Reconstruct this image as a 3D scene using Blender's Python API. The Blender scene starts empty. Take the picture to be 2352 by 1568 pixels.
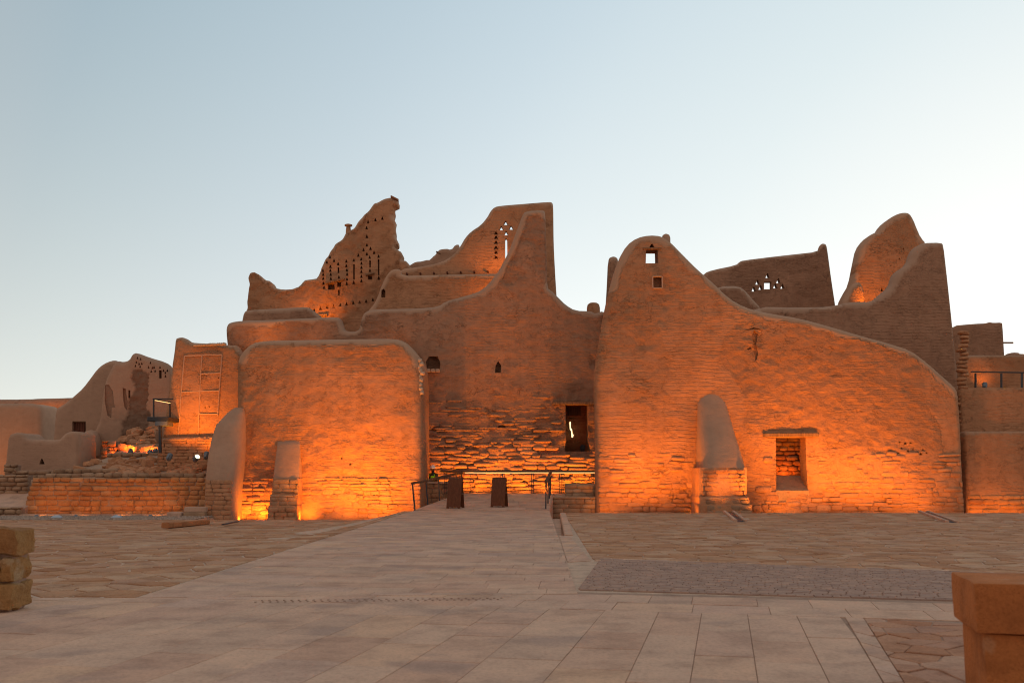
import bpy, bmesh, math, random
import numpy as np
from mathutils import Vector, Matrix, Quaternion, Euler
from mathutils.geometry import delaunay_2d_cdt

random.seed(7)
SC = bpy.context.scene
COL = SC.collection
FPX, CX, CY, CAMH = 2287.0, 1176.0, 784.0, 1.6      # measured on the photograph at 2352 px wide
PITCH = math.atan(296.0 / FPX)

# ------------------------------------------------------------------ camera
cam_d = bpy.data.cameras.new('camera')
cam = bpy.data.objects.new('camera', cam_d)
COL.objects.link(cam)
cam_d.sensor_width = 36.0
cam_d.lens = 36.0 * FPX / 2352.0
cam_d.clip_end = 3000
cam.location = (0, 0, CAMH)
cam.rotation_euler = (math.pi / 2 + PITCH, 0, 0)
cam_d.dof.use_dof = True
cam_d.dof.focus_distance = 46.0
cam_d.dof.aperture_fstop = 2.8
SC.camera = cam
SC.cycles.filter_width = 1.1

# ------------------------------------------------------------------ sky
SUN_AZ, SUN_EL = math.radians(38), math.radians(-3)
sunv = Vector((math.sin(SUN_AZ) * math.cos(SUN_EL), math.cos(SUN_AZ) * math.cos(SUN_EL), math.sin(SUN_EL)))
world = bpy.data.worlds.new('World')
SC.world = world
world.use_nodes = True
wt = world.node_tree
wt.nodes.clear()


def N(t, typ, **kw):
    n = t.nodes.new(typ)
    for k, v in kw.items():
        setattr(n, k, v)
    return n


def ramp(t, stops, interp='LINEAR'):
    r = N(t, 'ShaderNodeValToRGB')
    r.color_ramp.interpolation = interp
    e = r.color_ramp.elements
    while len(e) < len(stops):
        e.new(0.5)
    for i, (p, c) in enumerate(stops):
        e[i].position = p
        e[i].color = (c[0], c[1], c[2], 1)
    return r


tc = N(wt, 'ShaderNodeTexCoord')
vd = N(wt, 'ShaderNodeVectorMath', operation='DOT_PRODUCT')
vd.inputs[1].default_value = sunv
wt.links.new(tc.outputs['Generated'], vd.inputs[0])
ac = N(wt, 'ShaderNodeMath', operation='ARCCOSINE')
wt.links.new(vd.outputs['Value'], ac.inputs[0])
dg = N(wt, 'ShaderNodeMath', operation='DIVIDE')
dg.inputs[1].default_value = math.pi
wt.links.new(ac.outputs[0], dg.inputs[0])
high = ramp(wt, [(12 / 180, (1.0, 1.0, .97)), (31 / 180, (.60, .73, .79)), (44 / 180, (.44, .585, .69)),
                 (66 / 180, (.25, .385, .49)), (95 / 180, (.42, .40, .40)), (1, (.52, .45, .42))])
hori = ramp(wt, [(12 / 180, (1.3, 1.25, 1.15)), (40 / 180, (1.26, 1.24, 1.15)), (52 / 180, (1.06, 1.06, 1.0)), (64 / 180, (.97, .97, .87)),
                 (95 / 180, (.74, .63, .55)), (1, (.70, .55, .47))])
wt.links.new(dg.outputs[0], high.inputs[0])
wt.links.new(dg.outputs[0], hori.inputs[0])
sx = N(wt, 'ShaderNodeSeparateXYZ')
wt.links.new(tc.outputs['Generated'], sx.inputs[0])
mx = N(wt, 'ShaderNodeMath', operation='MAXIMUM')
mx.inputs[1].default_value = 0.0
wt.links.new(sx.outputs['Z'], mx.inputs[0])
ml = N(wt, 'ShaderNodeMath', operation='MULTIPLY')
ml.inputs[1].default_value = -1.0 / math.sin(math.radians(15))
wt.links.new(mx.outputs[0], ml.inputs[0])
ex = N(wt, 'ShaderNodeMath', operation='EXPONENT')
wt.links.new(ml.outputs[0], ex.inputs[0])
mixs = N(wt, 'ShaderNodeMix', data_type='RGBA')
wt.links.new(ex.outputs[0], mixs.inputs['Factor'])
wt.links.new(high.outputs[0], mixs.inputs[6])
wt.links.new(hori.outputs[0], mixs.inputs[7])
bg = N(wt, 'ShaderNodeBackground')
bg.inputs['Strength'].default_value = 1.0
wt.links.new(mixs.outputs[2], bg.inputs[0])
wo = N(wt, 'ShaderNodeOutputWorld')
wt.links.new(bg.outputs[0], wo.inputs[0])

# the last trace of sun, low on the right behind the palace
sun_d = bpy.data.lights.new('sun', 'SUN')
sun_d.energy = 0.12
sun_d.angle = math.radians(12)
sun_d.color = (1, .85, .7)
sun = bpy.data.objects.new('sun', sun_d)
COL.objects.link(sun)
sun.rotation_euler = Vector((math.sin(SUN_AZ), math.cos(SUN_AZ), math.tan(math.radians(4)))).to_track_quat('Z', 'Y').to_euler()

vs = SC.view_settings
vs.view_transform = 'Standard'
vs.look = 'None'
vs.exposure = 0.0
vs.gamma = 1.0
vs.use_curve_mapping = False
LAMP = (1.0, .30, .018)
LAMP_GAIN = 3.7


# ------------------------------------------------------------------ projection helpers (photo pixel + depth -> place)
def U(px, py, Y, b=0.0):
    a, c = (px - CX) / FPX, (CY - py) / FPX
    dy = math.cos(PITCH) - c * math.sin(PITCH)
    dz = c * math.cos(PITCH) + math.sin(PITCH)
    t = (Y + b * CAMH) / (dy - b * dz)
    return Vector((a * t, t * dy, CAMH + t * dz))


def G(px, py, z=0.0):
    a, c = (px - CX) / FPX, (CY - py) / FPX
    dy = math.cos(PITCH) - c * math.sin(PITCH)
    dz = c * math.cos(PITCH) + math.sin(PITCH)
    t = (z - CAMH) / dz
    return Vector((a * t, t * dy, z))


# ------------------------------------------------------------------ noise
def vn(x, y, seed=0):
    x = np.asarray(x, float); y = np.asarray(y, float)
    xi = np.floor(x).astype(np.int64); yi = np.floor(y).astype(np.int64)
    fx = x - xi; fy = y - yi
    fx = fx * fx * (3 - 2 * fx); fy = fy * fy * (3 - 2 * fy)

    def h(a, b):
        v = (a * 374761393 + b * 668265263 + seed * 144269504) & 0xffffffff
        v = ((v ^ (v >> 13)) * 1274126177) & 0xffffffff
        v = v ^ (v >> 16)
        return (v & 0xffff) / 65535.0
    return (h(xi, yi) * (1 - fx) + h(xi + 1, yi) * fx) * (1 - fy) + (h(xi, yi + 1) * (1 - fx) + h(xi + 1, yi + 1) * fx) * fy


def fbm(x, y, o=4, seed=0):
    s = 0; a = .5; t = 0
    for i in range(o):
        s = s + a * vn(np.asarray(x) * 2 ** i + 17.3 * i, np.asarray(y) * 2 ** i + 5.1 * i, seed + i)
        t += a; a *= .5
    return s / t


def sstep(a, b, v):
    t = np.clip((v - a) / (b - a), 0, 1)
    return t * t * (3 - 2 * t)


# ------------------------------------------------------------------ materials
def new_mat(name):
    m = bpy.data.materials.new(name)
    m.use_nodes = True
    t = m.node_tree
    p = t.nodes['Principled BSDF']
    p.inputs['Specular IOR Level'].default_value = .15
    return m, t, p


def L(t, a, b):
    t.links.new(a, b)


def noise(t, vec, scale, detail=4, rough=.6):
    n = N(t, 'ShaderNodeTexNoise')
    n.inputs['Scale'].default_value = scale
    n.inputs['Detail'].default_value = detail
    n.inputs['Roughness'].default_value = rough
    if vec is not None:
        L(t, vec, n.inputs['Vector'])
    return n


def scaled(t, vec, s):
    m = N(t, 'ShaderNodeMapping')
    m.inputs['Scale'].default_value = s
    L(t, vec, m.inputs['Vector'])
    return m.outputs[0]


def math_n(t, op, a, b=None, c=None):
    m = N(t, 'ShaderNodeMath', operation=op)
    for i, v in enumerate((a, b, c)):
        if v is None:
            continue
        if isinstance(v, (int, float)):
            m.inputs[i].default_value = v
        else:
            L(t, v, m.inputs[i])
    return m.outputs[0]


def mixc(t, f, a, b, blend='MIX'):
    m = N(t, 'ShaderNodeMix', data_type='RGBA', blend_type=blend)
    for v, k in ((f, 0), (a, 6), (b, 7)):
        if isinstance(v, (int, float)):
            m.inputs[k].default_value = v
        elif isinstance(v, tuple):
            m.inputs[k].default_value = (*v, 1)
        else:
            L(t, v, m.inputs[k])
    return m.outputs[2]


def mat_mud(name, c1, c2, cap, bump=1.0, course=1.0):
    """sun dried mud plaster over brick courses; 'cap' = fresh plaster roll, 'raw' = plaster lost"""
    m, t, p = new_mat(name)
    pos = N(t, 'ShaderNodeNewGeometry').outputs['Position']
    n1 = noise(t, scaled(t, pos, (.35, .35, .5)), 1.0, 6, .62)
    n2 = noise(t, scaled(t, pos, (3, 3, 5)), 1.0, 5, .65)
    n3 = noise(t, scaled(t, pos, (10, 10, 16)), 1.0, 4, .7)
    f = ramp(t, [(.35, (0, 0, 0)), (.68, (1, 1, 1))])
    L(t, n1.outputs[0], f.inputs[0])
    base = mixc(t, f.outputs[0], c1, c2)
    sp = ramp(t, [(.30, (.62, .60, .58)), (.5, (1, 1, 1)), (.72, (1.18, 1.15, 1.12))])
    L(t, n2.outputs[0], sp.inputs[0])
    base = mixc(t, .15 + .35 * min(course, 1), base, sp.outputs[0], 'MULTIPLY')
    # rain streaks
    st = noise(t, scaled(t, pos, (2.2, 2.2, .12)), 1.0, 4, .6)
    sr = ramp(t, [(.42, (.78, .76, .74)), (.56, (1, 1, 1))])
    L(t, st.outputs[0], sr.inputs[0])
    base = mixc(t, .30 if course > .5 else .15, base, sr.outputs[0], 'MULTIPLY')
    ac_ = N(t, 'ShaderNodeAttribute', attribute_name='cap').outputs['Fac']
    ar_ = N(t, 'ShaderNodeAttribute', attribute_name='raw').outputs['Fac']
    rawc = tuple(v * (.86 if course > .5 else .55) for v in c1)
    base = mixc(t, math_n(t, 'MULTIPLY', ar_, .55 if course > .5 else .9), base, rawc)
    base = mixc(t, math_n(t, 'MULTIPLY', ac_, .7), base, cap)
    L(t, base, p.inputs['Base Color'])
    p.inputs['Roughness'].default_value = .95
    # relief: brick beds in patches, a broken plaster skin with real edges, crumbs and pits
    sz = N(t, 'ShaderNodeSeparateXYZ')
    L(t, pos, sz.inputs[0])
    wob = noise(t, scaled(t, pos, (.8, .8, .3)), 1.0, 3)
    zz = math_n(t, 'ADD', math_n(t, 'MULTIPLY', sz.outputs['Z'], 6.1), math_n(t, 'MULTIPLY', wob.outputs[0], 2.2))
    tri = math_n(t, 'ABSOLUTE', math_n(t, 'SUBTRACT', math_n(t, 'FRACT', zz), .5))
    bed = ramp(t, [(.34, (1, 1, 1)), (.47, (0, 0, 0))])
    L(t, tri, bed.inputs[0])
    mk = noise(t, scaled(t, pos, (.28, .28, .36)), 1.0, 5, .65)
    mkr = ramp(t, [(.50, (.04, .04, .04)), (.60, (1, 1, 1))])
    L(t, mk.outputs[0], mkr.inputs[0])
    bedh = math_n(t, 'MULTIPLY', math_n(t, 'MULTIPLY', bed.outputs[0], math_n(t, 'MAXIMUM', mkr.outputs[0], N(t, 'ShaderNodeAttribute', attribute_name='brick').outputs['Fac'])), .9 * course)
    sk = noise(t, scaled(t, pos, (.55, .55, .85)), 1.0, 9, .72)
    skr = ramp(t, [(.475, (0, 0, 0)), (.495, (1, 1, 1))])
    L(t, sk.outputs[0], skr.inputs[0])
    pt = noise(t, scaled(t, pos, (3.2, 3.2, 4.2)), 1.0, 2, .5)
    ptr = ramp(t, [(.70, (1, 1, 1)), (.74, (0, 0, 0))])
    L(t, pt.outputs[0], ptr.inputs[0])
    ck = noise(t, scaled(t, pos, (.75, .75, 1.25)), 1.0, 5, .68)
    ck.inputs['Distortion'].default_value = .6
    cka = math_n(t, 'ABSOLUTE', math_n(t, 'SUBTRACT', ck.outputs[0], .5))
    ckr = ramp(t, [(.003, (1, 1, 1)), (.010, (0, 0, 0))])
    L(t, cka, ckr.inputs[0])
    cm = noise(t, scaled(t, pos, (.5, .5, .7)), 1.0, 3, .6)
    cmr = ramp(t, [(.56, (0, 0, 0)), (.64, (1, 1, 1))])
    L(t, cm.outputs[0], cmr.inputs[0])
    crack = math_n(t, 'MULTIPLY', math_n(t, 'MULTIPLY', ckr.outputs[0], cmr.outputs[0]), (1.0 if course > .5 else .0))
    boost = math_n(t, 'ADD', 1.0, math_n(t, 'MULTIPLY', ar_, 1.2))
    h = math_n(t, 'ADD', math_n(t, 'MULTIPLY', n2.outputs[0], 1.9), math_n(t, 'MULTIPLY', n3.outputs[0], .9))
    h = math_n(t, 'MULTIPLY', h, boost)
    h = math_n(t, 'ADD', h, bedh)
    h = math_n(t, 'SUBTRACT', h, math_n(t, 'MULTIPLY', crack, 1.2))
    L(t, mixc(t, math_n(t, 'MULTIPLY', crack, .40), base, tuple(v * .35 for v in c1)), p.inputs['Base Color'])
    h = math_n(t, 'ADD', h, math_n(t, 'MULTIPLY', skr.outputs[0], .65 * course))
    h = math_n(t, 'ADD', h, math_n(t, 'MULTIPLY', ptr.outputs[0], .9 * course))
    h = math_n(t, 'MULTIPLY', h, math_n(t, 'SUBTRACT', 1.0, math_n(t, 'MULTIPLY', ac_, .85)))
    bp = N(t, 'ShaderNodeBump')
    bp.inputs['Strength'].default_value = bump
    bp.inputs['Distance'].default_value = .019
    L(t, h, bp.inputs['Height'])
    L(t, bp.outputs[0], p.inputs['Normal'])
    return m


def mat_stone(name, cols, bump=.8, dist=.02, scale=9.0, rough=.9, island=True, spots=None):
    """each piece its own tint, from the object's and the island's random number"""
    m, t, p = new_mat(name)
    geo = N(t, 'ShaderNodeNewGeometry')
    oi = N(t, 'ShaderNodeObjectInfo')
    r = math_n(t, 'FRACT', math_n(t, 'ADD', oi.outputs['Random'], geo.outputs['Random Per Island'])) if island else oi.outputs['Random']
    k = len(cols)
    cr = ramp(t, [(i / (k - 1), c) for i, c in enumerate(cols)])
    L(t, r, cr.inputs[0])
    n1 = noise(t, geo.outputs['Position'], scale * .3, 5, .65)
    n2 = noise(t, geo.outputs['Position'], scale, 5, .7)
    s1 = ramp(t, [(.3, (.66, .63, .62)), (.5, (1, 1, 1)), (.72, (1.2, 1.17, 1.13))])
    L(t, n1.outputs[0], s1.inputs[0])
    base = mixc(t, .8, cr.outputs[0], s1.outputs[0], 'MULTIPLY')
    if spots:
        n3 = noise(t, geo.outputs['Position'], spots[0], 3, .55)
        s3 = ramp(t, [(spots[1], (0, 0, 0)), (spots[1] + .1, (1, 1, 1))])
        L(t, n3.outputs[0], s3.inputs[0])
        base = mixc(t, math_n(t, 'MULTIPLY', s3.outputs[0], spots[3]), base, spots[2])
    L(t, base, p.inputs['Base Color'])
    n4 = noise(t, geo.outputs['Position'], scale * 5, 4, .75)
    s4 = ramp(t, [(.32, (.72, .70, .68)), (.5, (1, 1, 1)), (.7, (1.14, 1.13, 1.12))])
    L(t, n4.outputs[0], s4.inputs[0])
    base = mixc(t, .7, base, s4.outputs[0], 'MULTIPLY')
    L(t, base, p.inputs['Base Color'])
    p.inputs['Roughness'].default_value = rough
    bp = N(t, 'ShaderNodeBump')
    bp.inputs['Strength'].default_value = bump
    bp.inputs['Distance'].default_value = dist
    L(t, math_n(t, 'ADD', math_n(t, 'MULTIPLY', n1.outputs[0], 1.5), math_n(t, 'ADD', n2.outputs[0], math_n(t, 'MULTIPLY', n4.outputs[0], .5))), bp.inputs['Height'])
    L(t, bp.outputs[0], p.inputs['Normal'])
    return m


def mat_plain(name, c, rough=.6, metal=0.0, emit=None, es=0.0, grain=0.0):
    m, t, p = new_mat(name)
    p.inputs['Base Color'].default_value = (*c, 1)
    p.inputs['Roughness'].default_value = rough
    p.inputs['Metallic'].default_value = metal
    if emit:
        p.inputs['Emission Color'].default_value = (*emit, 1)
        p.inputs['Emission Strength'].default_value = es
    if grain:
        pos = N(t, 'ShaderNodeNewGeometry').outputs['Position']
        n = noise(t, scaled(t, pos, (30, 30, 2)), 1.0, 4)
        r = ramp(t, [(.35, tuple(v * (1 - grain) for v in c)), (.65, tuple(v * (1 + grain) for v in c))])
        L(t, n.outputs[0], r.inputs[0])
        L(t, r.outputs[0], p.inputs['Base Color'])
    return m


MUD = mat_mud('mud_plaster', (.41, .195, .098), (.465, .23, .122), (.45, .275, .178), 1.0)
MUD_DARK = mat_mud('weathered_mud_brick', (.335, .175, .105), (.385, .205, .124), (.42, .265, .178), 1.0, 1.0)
PLASTER = mat_mud('smooth_mud_plaster', (.385, .225, .145), (.455, .275, .18), (.47, .30, .205), .75, .2)
STONE = mat_stone('limestone_rubble', [(.43, .195, .095), (.52, .255, .13), (.48, .23, .115), (.55, .29, .16)], 1.0, .035, 7.0)
STONE_DARK = mat_stone('weathered_limestone', [(.31, .18, .105), (.41, .25, .15), (.36, .205, .12), (.46, .29, .18)], 1.0, .03, 8.0)
STONE_RED = mat_stone('ochre_limestone', [(.42, .17, .07), (.52, .235, .09), (.47, .21, .09), (.55, .29, .14)], 1.0, .035, 8.0)
SLAB = mat_stone('pale_sandstone_slabs', [(.47, .295, .205), (.59, .37, .25), (.53, .31, .205), (.55, .345, .245), (.60, .36, .225)], .5, .012, 5.0, .8,
                 spots=(.8, .57, (.33, .22, .175), .5))
FLAG = mat_stone('rough_flagstone', [(.42, .20, .10), (.50, .26, .135), (.46, .25, .15), (.55, .33, .20), (.39, .175, .08)], 1.0, .035, 5.0,
                 spots=(1.6, .58, (.34, .17, .09), .6))
FLAG_RED = mat_stone('reddish_flagstone', [(.42, .19, .10), (.50, .25, .14), (.45, .235, .15), (.54, .31, .20)], .9, .03, 6.0, spots=(1.8, .55, (.26, .12, .07), .6))
COBBLE = mat_stone('grey_pavers', [(.36, .225, .165), (.40, .25, .18), (.33, .21, .16), (.44, .27, .19)], .4, .01, 14.0)
GROUT = mat_stone('pale_mortar', [(.52, .35, .24), (.54, .37, .26)], .6, .02, 12.0)
GROUT_DARK = mat_stone('sandy_joint', [(.36, .225, .155), (.38, .24, .165)], .6, .02, 12.0)
EARTH = mat_stone('desert_earth', [(.40, .255, .165), (.43, .27, .175)], .8, .05, 4.0)
GRAVEL = mat_stone('grey_gravel', [(.32, .23, .17), (.42, .31, .235), (.26, .185, .14), (.47, .35, .27)], .3, .01, 20.0)
PIER = mat_stone('red_sandstone_block', [(.46, .15, .045), (.49, .165, .05)], 1.0, .02, 11.0, spots=(5.0, .64, (.52, .27, .14), .5))
OCHRE = mat_stone('ochre_rough_stone', [(.36, .175, .06), (.41, .21, .08), (.33, .15, .055)], 1.0, .06, 6.0, spots=(2.6, .56, (.50, .35, .21), .7))
STEEL = mat_plain('dark_grey_steel', (.055, .055, .058), .5, .3)
WOODRAIL = mat_plain('brown_handrail', (.10, .055, .035), .6, grain=.3)
SIGNWOOD = mat_plain('brown_painted_board', (.135, .045, .020), .65, grain=.25)
TIMBER = mat_plain('old_timber', (.22, .12, .065), .85, grain=.4)
DOORWOOD = mat_plain('dark_door_wood', (.12, .04, .022), .75, grain=.4)
LED = mat_plain('warm_led_strip', (.8, .6, .3), .5, emit=(1, .62, .22), es=2.0)
LAMPGREY = mat_plain('grey_lamp_housing', (.16, .17, .18), .5, .2)
LENS = mat_plain('lit_lens', (.9, .8, .6), .3, emit=(1, .85, .5), es=2.5)
GLASSBLUE = mat_plain('frosted_cover', (.40, .44, .48), .3)
WHITE = mat_plain('white_plastic', (.75, .75, .75), .4)
VESTD = mat_plain('dark_jacket', (.03, .03, .028), .9)
HIVIS = mat_plain('lime_panel', (.30, .75, .02), .7)
SKIN = mat_plain('skin', (.20, .10, .065), .6)
GYPSUM = mat_plain('gypsum_line', (.50, .31, .21), .9)


# ------------------------------------------------------------------ object helpers
def tag(o, label=None, cat=None, group=None, kind=None):
    if label: o['label'] = label
    if cat: o['category'] = cat
    if group: o['group'] = group
    if kind: o['kind'] = kind
    return o


def thing(name, label, cat, loc=(0, 0, 0), group=None, rotz=0.0):
    o = bpy.data.objects.new(name, None)
    o.empty_display_size = .3
    COL.objects.link(o)
    o.location = loc
    o.rotation_euler = (0, 0, rotz)
    return tag(o, label, cat, group)


def mesh(name, verts, faces, mat=None, smooth=True, sharp=None):
    me = bpy.data.meshes.new(name)
    me.from_pydata([tuple(v) for v in verts], [], [tuple(f) for f in faces])
    if mat: me.materials.append(mat)
    if smooth:
        me.polygons.foreach_set('use_smooth', [True] * len(me.polygons))
    if sharp:
        me.set_sharp_from_angle(angle=math.radians(sharp))
    me.update()
    return me


def put(name, me, parent=None, loc=(0, 0, 0), rot=None, scale=None, kind=None):
    o = bpy.data.objects.new(name, me)
    COL.objects.link(o)
    if parent: o.parent = parent
    o.location = loc
    if rot is not None: o.rotation_euler = rot
    if scale is not None: o.scale = scale
    if kind: o['kind'] = kind
    return o


def box_me(name, sx, sy, sz, mat, bev=.01, origin='center'):
    bm = bmesh.new()
    bmesh.ops.create_cube(bm, size=1)
    for v in bm.verts:
        v.co = Vector((v.co.x * sx, v.co.y * sy, v.co.z * sz + (sz / 2 if origin == 'base' else 0)))
    if bev:
        bmesh.ops.bevel(bm, geom=bm.edges[:], offset=min(bev, .4 * min(sx, sy, sz)), segments=1, affect='EDGES')
    me = bpy.data.meshes.new(name)
    bm.to_mesh(me); bm.free()
    me.materials.append(mat)
    return me


def bar_me(name, p, q, w, d, mat, up=Vector((0, 0, 1))):
    """rectangular bar from p to q"""
    p, q = Vector(p), Vector(q)
    ax = (q - p).normalized()
    s = ax.cross(up)
    if s.length < 1e-3: s = ax.cross(Vector((0, 1, 0)))
    s.normalize()
    u = s.cross(ax)
    vs_, b = [], .12 * min(w, d)
    prof = [(-w / 2 + b, -d / 2), (w / 2 - b, -d / 2), (w / 2, -d / 2 + b), (w / 2, d / 2 - b), (w / 2 - b, d / 2), (-w / 2 + b, d / 2), (-w / 2, d / 2 - b), (-w / 2, -d / 2 + b)]
    for e in (p, q):
        for a, c in prof:
            vs_.append(e + s * a + u * c)
    f = [(i, (i + 1) % 8, 8 + (i + 1) % 8, 8 + i) for i in range(8)] + [tuple(range(7, -1, -1)), tuple(range(8, 16))]
    return mesh(name, vs_, f, mat, smooth=False)


# ------------------------------------------------------------------ outline walls with thickness, openings and relief
def chaikin(pts, n):
    for _ in range(n):
        q = []
        for i in range(len(pts)):
            a, b = np.array(pts[i]), np.array(pts[(i + 1) % len(pts)])
            if np.linalg.norm(b - a) < .25:
                q += [tuple(a * .5 + b * .5)] if np.linalg.norm(b - a) < .08 else [tuple(a * .75 + b * .25), tuple(a * .25 + b * .75)]
            else:
                d = (b - a) / np.linalg.norm(b - a)
                k = min(.25 * np.linalg.norm(b - a), .35)
                q += [tuple(a + d * k), tuple(b - d * k)]
        pts = q
    return pts


def resample(pts, res):
    out = []
    for i in range(len(pts)):
        a, b = np.array(pts[i]), np.array(pts[(i + 1) % len(pts)])
        k = max(1, int(round(np.linalg.norm(b - a) / res)))
        for j in range(k):
            out.append(tuple(a + (b - a) * j / k))
    return out


def inside(P, poly):
    x, y = P[:, 0], P[:, 1]
    r = np.zeros(len(P), bool)
    n = len(poly)
    for i in range(n):
        x1, y1 = poly[i]; x2, y2 = poly[(i + 1) % n]
        if y1 == y2: continue
        c = ((y1 > y) != (y2 > y)) & (x < (x2 - x1) * (y - y1) / (y2 - y1) + x1)
        r ^= c
    return r


def segdist(P, A, B):
    d = np.full(len(P), 1e9)
    for a, b in zip(A, B):
        ab = b - a
        l2 = (ab * ab).sum()
        t = np.clip(((P - a) @ ab) / max(l2, 1e-12), 0, 1)
        q = a + t[:, None] * ab
        d = np.minimum(d, ((P - q) ** 2).sum(1))
    return np.sqrt(d)


def wall(name, parent, px, Y, th, mat, b=.02, res=.1, holes=(), amp=.05, capw=.28, rnd=.22, chk=1, seed=0, jit=0.0, rawamt=1.0, rawpoly=None, rawdepth=.06, brickpoly=None):
    """px: outline in photo pixels; holes: (pixel polygon, depth or None for right through)"""
    loc = Vector(parent.matrix_basis.translation) if parent else Vector()
    W = [U(x, y, Y, b) for x, y in px]
    poly = [(w.x, w.z) for w in W]
    ar = sum(poly[i][0] * poly[(i + 1) % len(poly)][1] - poly[(i + 1) % len(poly)][0] * poly[i][1] for i in range(len(poly)))
    if ar < 0: poly = poly[::-1]
    poly = resample(chaikin(poly, chk), res)
    zmin = min(p[1] for p in poly)
    pa = np.array(poly)
    if jit:
        k = (pa[:, 1] > zmin + .5)
        pa[:, 0] += k * jit * (vn(pa[:, 0] * 3, pa[:, 1] * 3, seed + 50) - .5) * 2
        pa[:, 1] += k * jit * (vn(pa[:, 0] * 3 + 40, pa[:, 1] * 3, seed + 51) - .5) * 2
    poly = [tuple(p) for p in pa]
    HP = []
    for hp, depth in holes:
        q = [U(x, y, Y, b) for x, y in hp]
        q = [(w.x, w.z) for w in q]
        a2 = sum(q[i][0] * q[(i + 1) % len(q)][1] - q[(i + 1) % len(q)][0] * q[i][1] for i in range(len(q)))
        if a2 < 0: q = q[::-1]
        HP.append((resample(q, res * 1.2), depth))
    A = pa; B = np.roll(pa, -1, 0)
    lo, hi = pa.min(0), pa.max(0)
    gx, gz = np.meshgrid(np.arange(lo[0], hi[0], res), np.arange(lo[1], hi[1], res))
    gx = gx + (np.arange(gx.shape[0]) % 2)[:, None] * res * .5
    P = np.stack([gx.ravel(), gz.ravel()], 1)
    rng = np.random.RandomState(seed + 3)
    P = P + (rng.rand(*P.shape) - .5) * res * .3
    P = P[inside(P, poly)]
    P = P[segdist(P, A, B) > res * .55]
    for q, _ in HP:
        qa = np.array(q)
        near = (P[:, 0] > qa[:, 0].min() - res) & (P[:, 0] < qa[:, 0].max() + res) & (P[:, 1] > qa[:, 1].min() - res) & (P[:, 1] < qa[:, 1].max() + res)
        idx = np.where(near)[0]
        if len(idx):
            S = P[idx]
            bad = inside(S, q) | (segdist(S, qa, np.roll(qa, -1, 0)) < res * .4)
            P = np.delete(P, idx[bad], 0)
    pts = list(poly); edges = [(i, (i + 1) % len(poly)) for i in range(len(poly))]
    for q, _ in HP:
        o = len(pts)
        pts += q
        edges += [(o + i, o + (i + 1) % len(q)) for i in range(len(q))]
    pts += [tuple(p) for p in P]
    r = delaunay_2d_cdt([Vector(p) for p in pts], edges, [], 0, 1e-6)
    V = np.array([(v.x, v.y) for v in r[0]])
    F = np.array(r[2])
    C = V[F].mean(1)
    keep = inside(C, poly)
    hole_id = np.full(len(C), -1)
    for hi_, (q, _) in enumerate(HP):
        qa = np.array(q)
        near = keep & (C[:, 0] > qa[:, 0].min()) & (C[:, 0] < qa[:, 0].max()) & (C[:, 1] > qa[:, 1].min()) & (C[:, 1] < qa[:, 1].max())
        idx = np.where(near)[0]
        if len(idx):
            ins = inside(C[idx], q)
            hole_id[idx[ins]] = hi_
    F0 = F[keep]; H0 = hole_id[keep]
    Ff = F0[H0 < 0]
    # orientation towards -y : counter-clockwise seen from -y (x right, z up)
    e1 = V[Ff[:, 1]] - V[Ff[:, 0]]; e2 = V[Ff[:, 2]] - V[Ff[:, 0]]
    fl = (e1[:, 0] * e2[:, 1] - e1[:, 1] * e2[:, 0]) < 0
    Ff[fl] = Ff[fl][:, ::-1]
    x, z = V[:, 0], V[:, 1]
    notb = ~((A[:, 1] < zmin + .05) & (B[:, 1] < zmin + .05))
    dout = segdist(V, A[notb], B[notb])
    top = notb & ((A[:, 0] - B[:, 0]) > .25 * np.linalg.norm(B - A, axis=1))
    dtop = segdist(V, A[top], B[top]) if top.any() else np.full(len(V), 9.)
    cap = np.zeros(len(V))
    if capw:
        cap = 1 - sstep(.85, 1.1, dtop / (capw * (.15 + 1.6 * fbm(x * 1.6, z * .8, 4, seed + 9))))
    m = sstep(.50, .60, fbm(x * .33 + seed * 3.1, z * .40 + seed, 4, seed + 1)) * rawamt
    if rawpoly is not None:
        rp = [U(a, c, Y, b) for a, c in rawpoly]
        wob = np.stack([(fbm(x * 1.5, z * 1.5, 3, seed + 20) - .5) * .5, (fbm(x * 1.5 + 9, z * 1.5, 3, seed + 21) - .5) * .5], 1)
        m = np.maximum(m, inside(V + wob, [(w.x, w.z) for w in rp]).astype(float))
    brick = np.zeros(len(V))
    if brickpoly is not None:
        rp = [U(a, c, Y, b) for a, c in brickpoly]
        wob = np.stack([(fbm(x * 1.1, z * 1.1, 3, seed + 25) - .5) * .7, (fbm(x * 1.1 + 9, z * 1.1, 3, seed + 26) - .5) * .5], 1)
        brick = inside(V + wob, [(w.x, w.z) for w in rp]).astype(float)
        m = m * (1 - brick)
    m = m * (1 - cap)
    n1 = fbm(x * .55, z * .55, 3, seed + 4) - .5
    n2 = fbm(x * 2.2, z * 3.0, 3, seed + 5) - .5
    n3 = fbm(x * 4.6, z * 5.6, 2, seed + 6) - .5
    bed = np.abs(((z / .24 + 1.2 * fbm(x * .8, z * .3, 2, seed + 7)) % 1) - .5) * 2
    d = amp * (1.6 * n1 + .9 * n2 * (1 - cap)) - m * rawdepth * .7 + m * (rawdepth * (1.1 * n2 + 1.3 * n3) + rawdepth * .22 * (bed - .5)) + .035 * cap
    rr = np.clip(dout, 0, rnd)
    rback = rnd - np.sqrt(np.maximum(rnd ** 2 - (rnd - rr) ** 2, 0))
    yf = Y + b * z - d * sstep(0, .15, dout) + rback
    nv = len(V)
    verts = np.zeros((nv * 2, 3))
    verts[:nv] = np.stack([x, yf, z], 1)
    verts[nv:] = np.stack([x, Y + b * z + th - rback, z], 1)
    faces = [tuple(f) for f in Ff]
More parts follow.
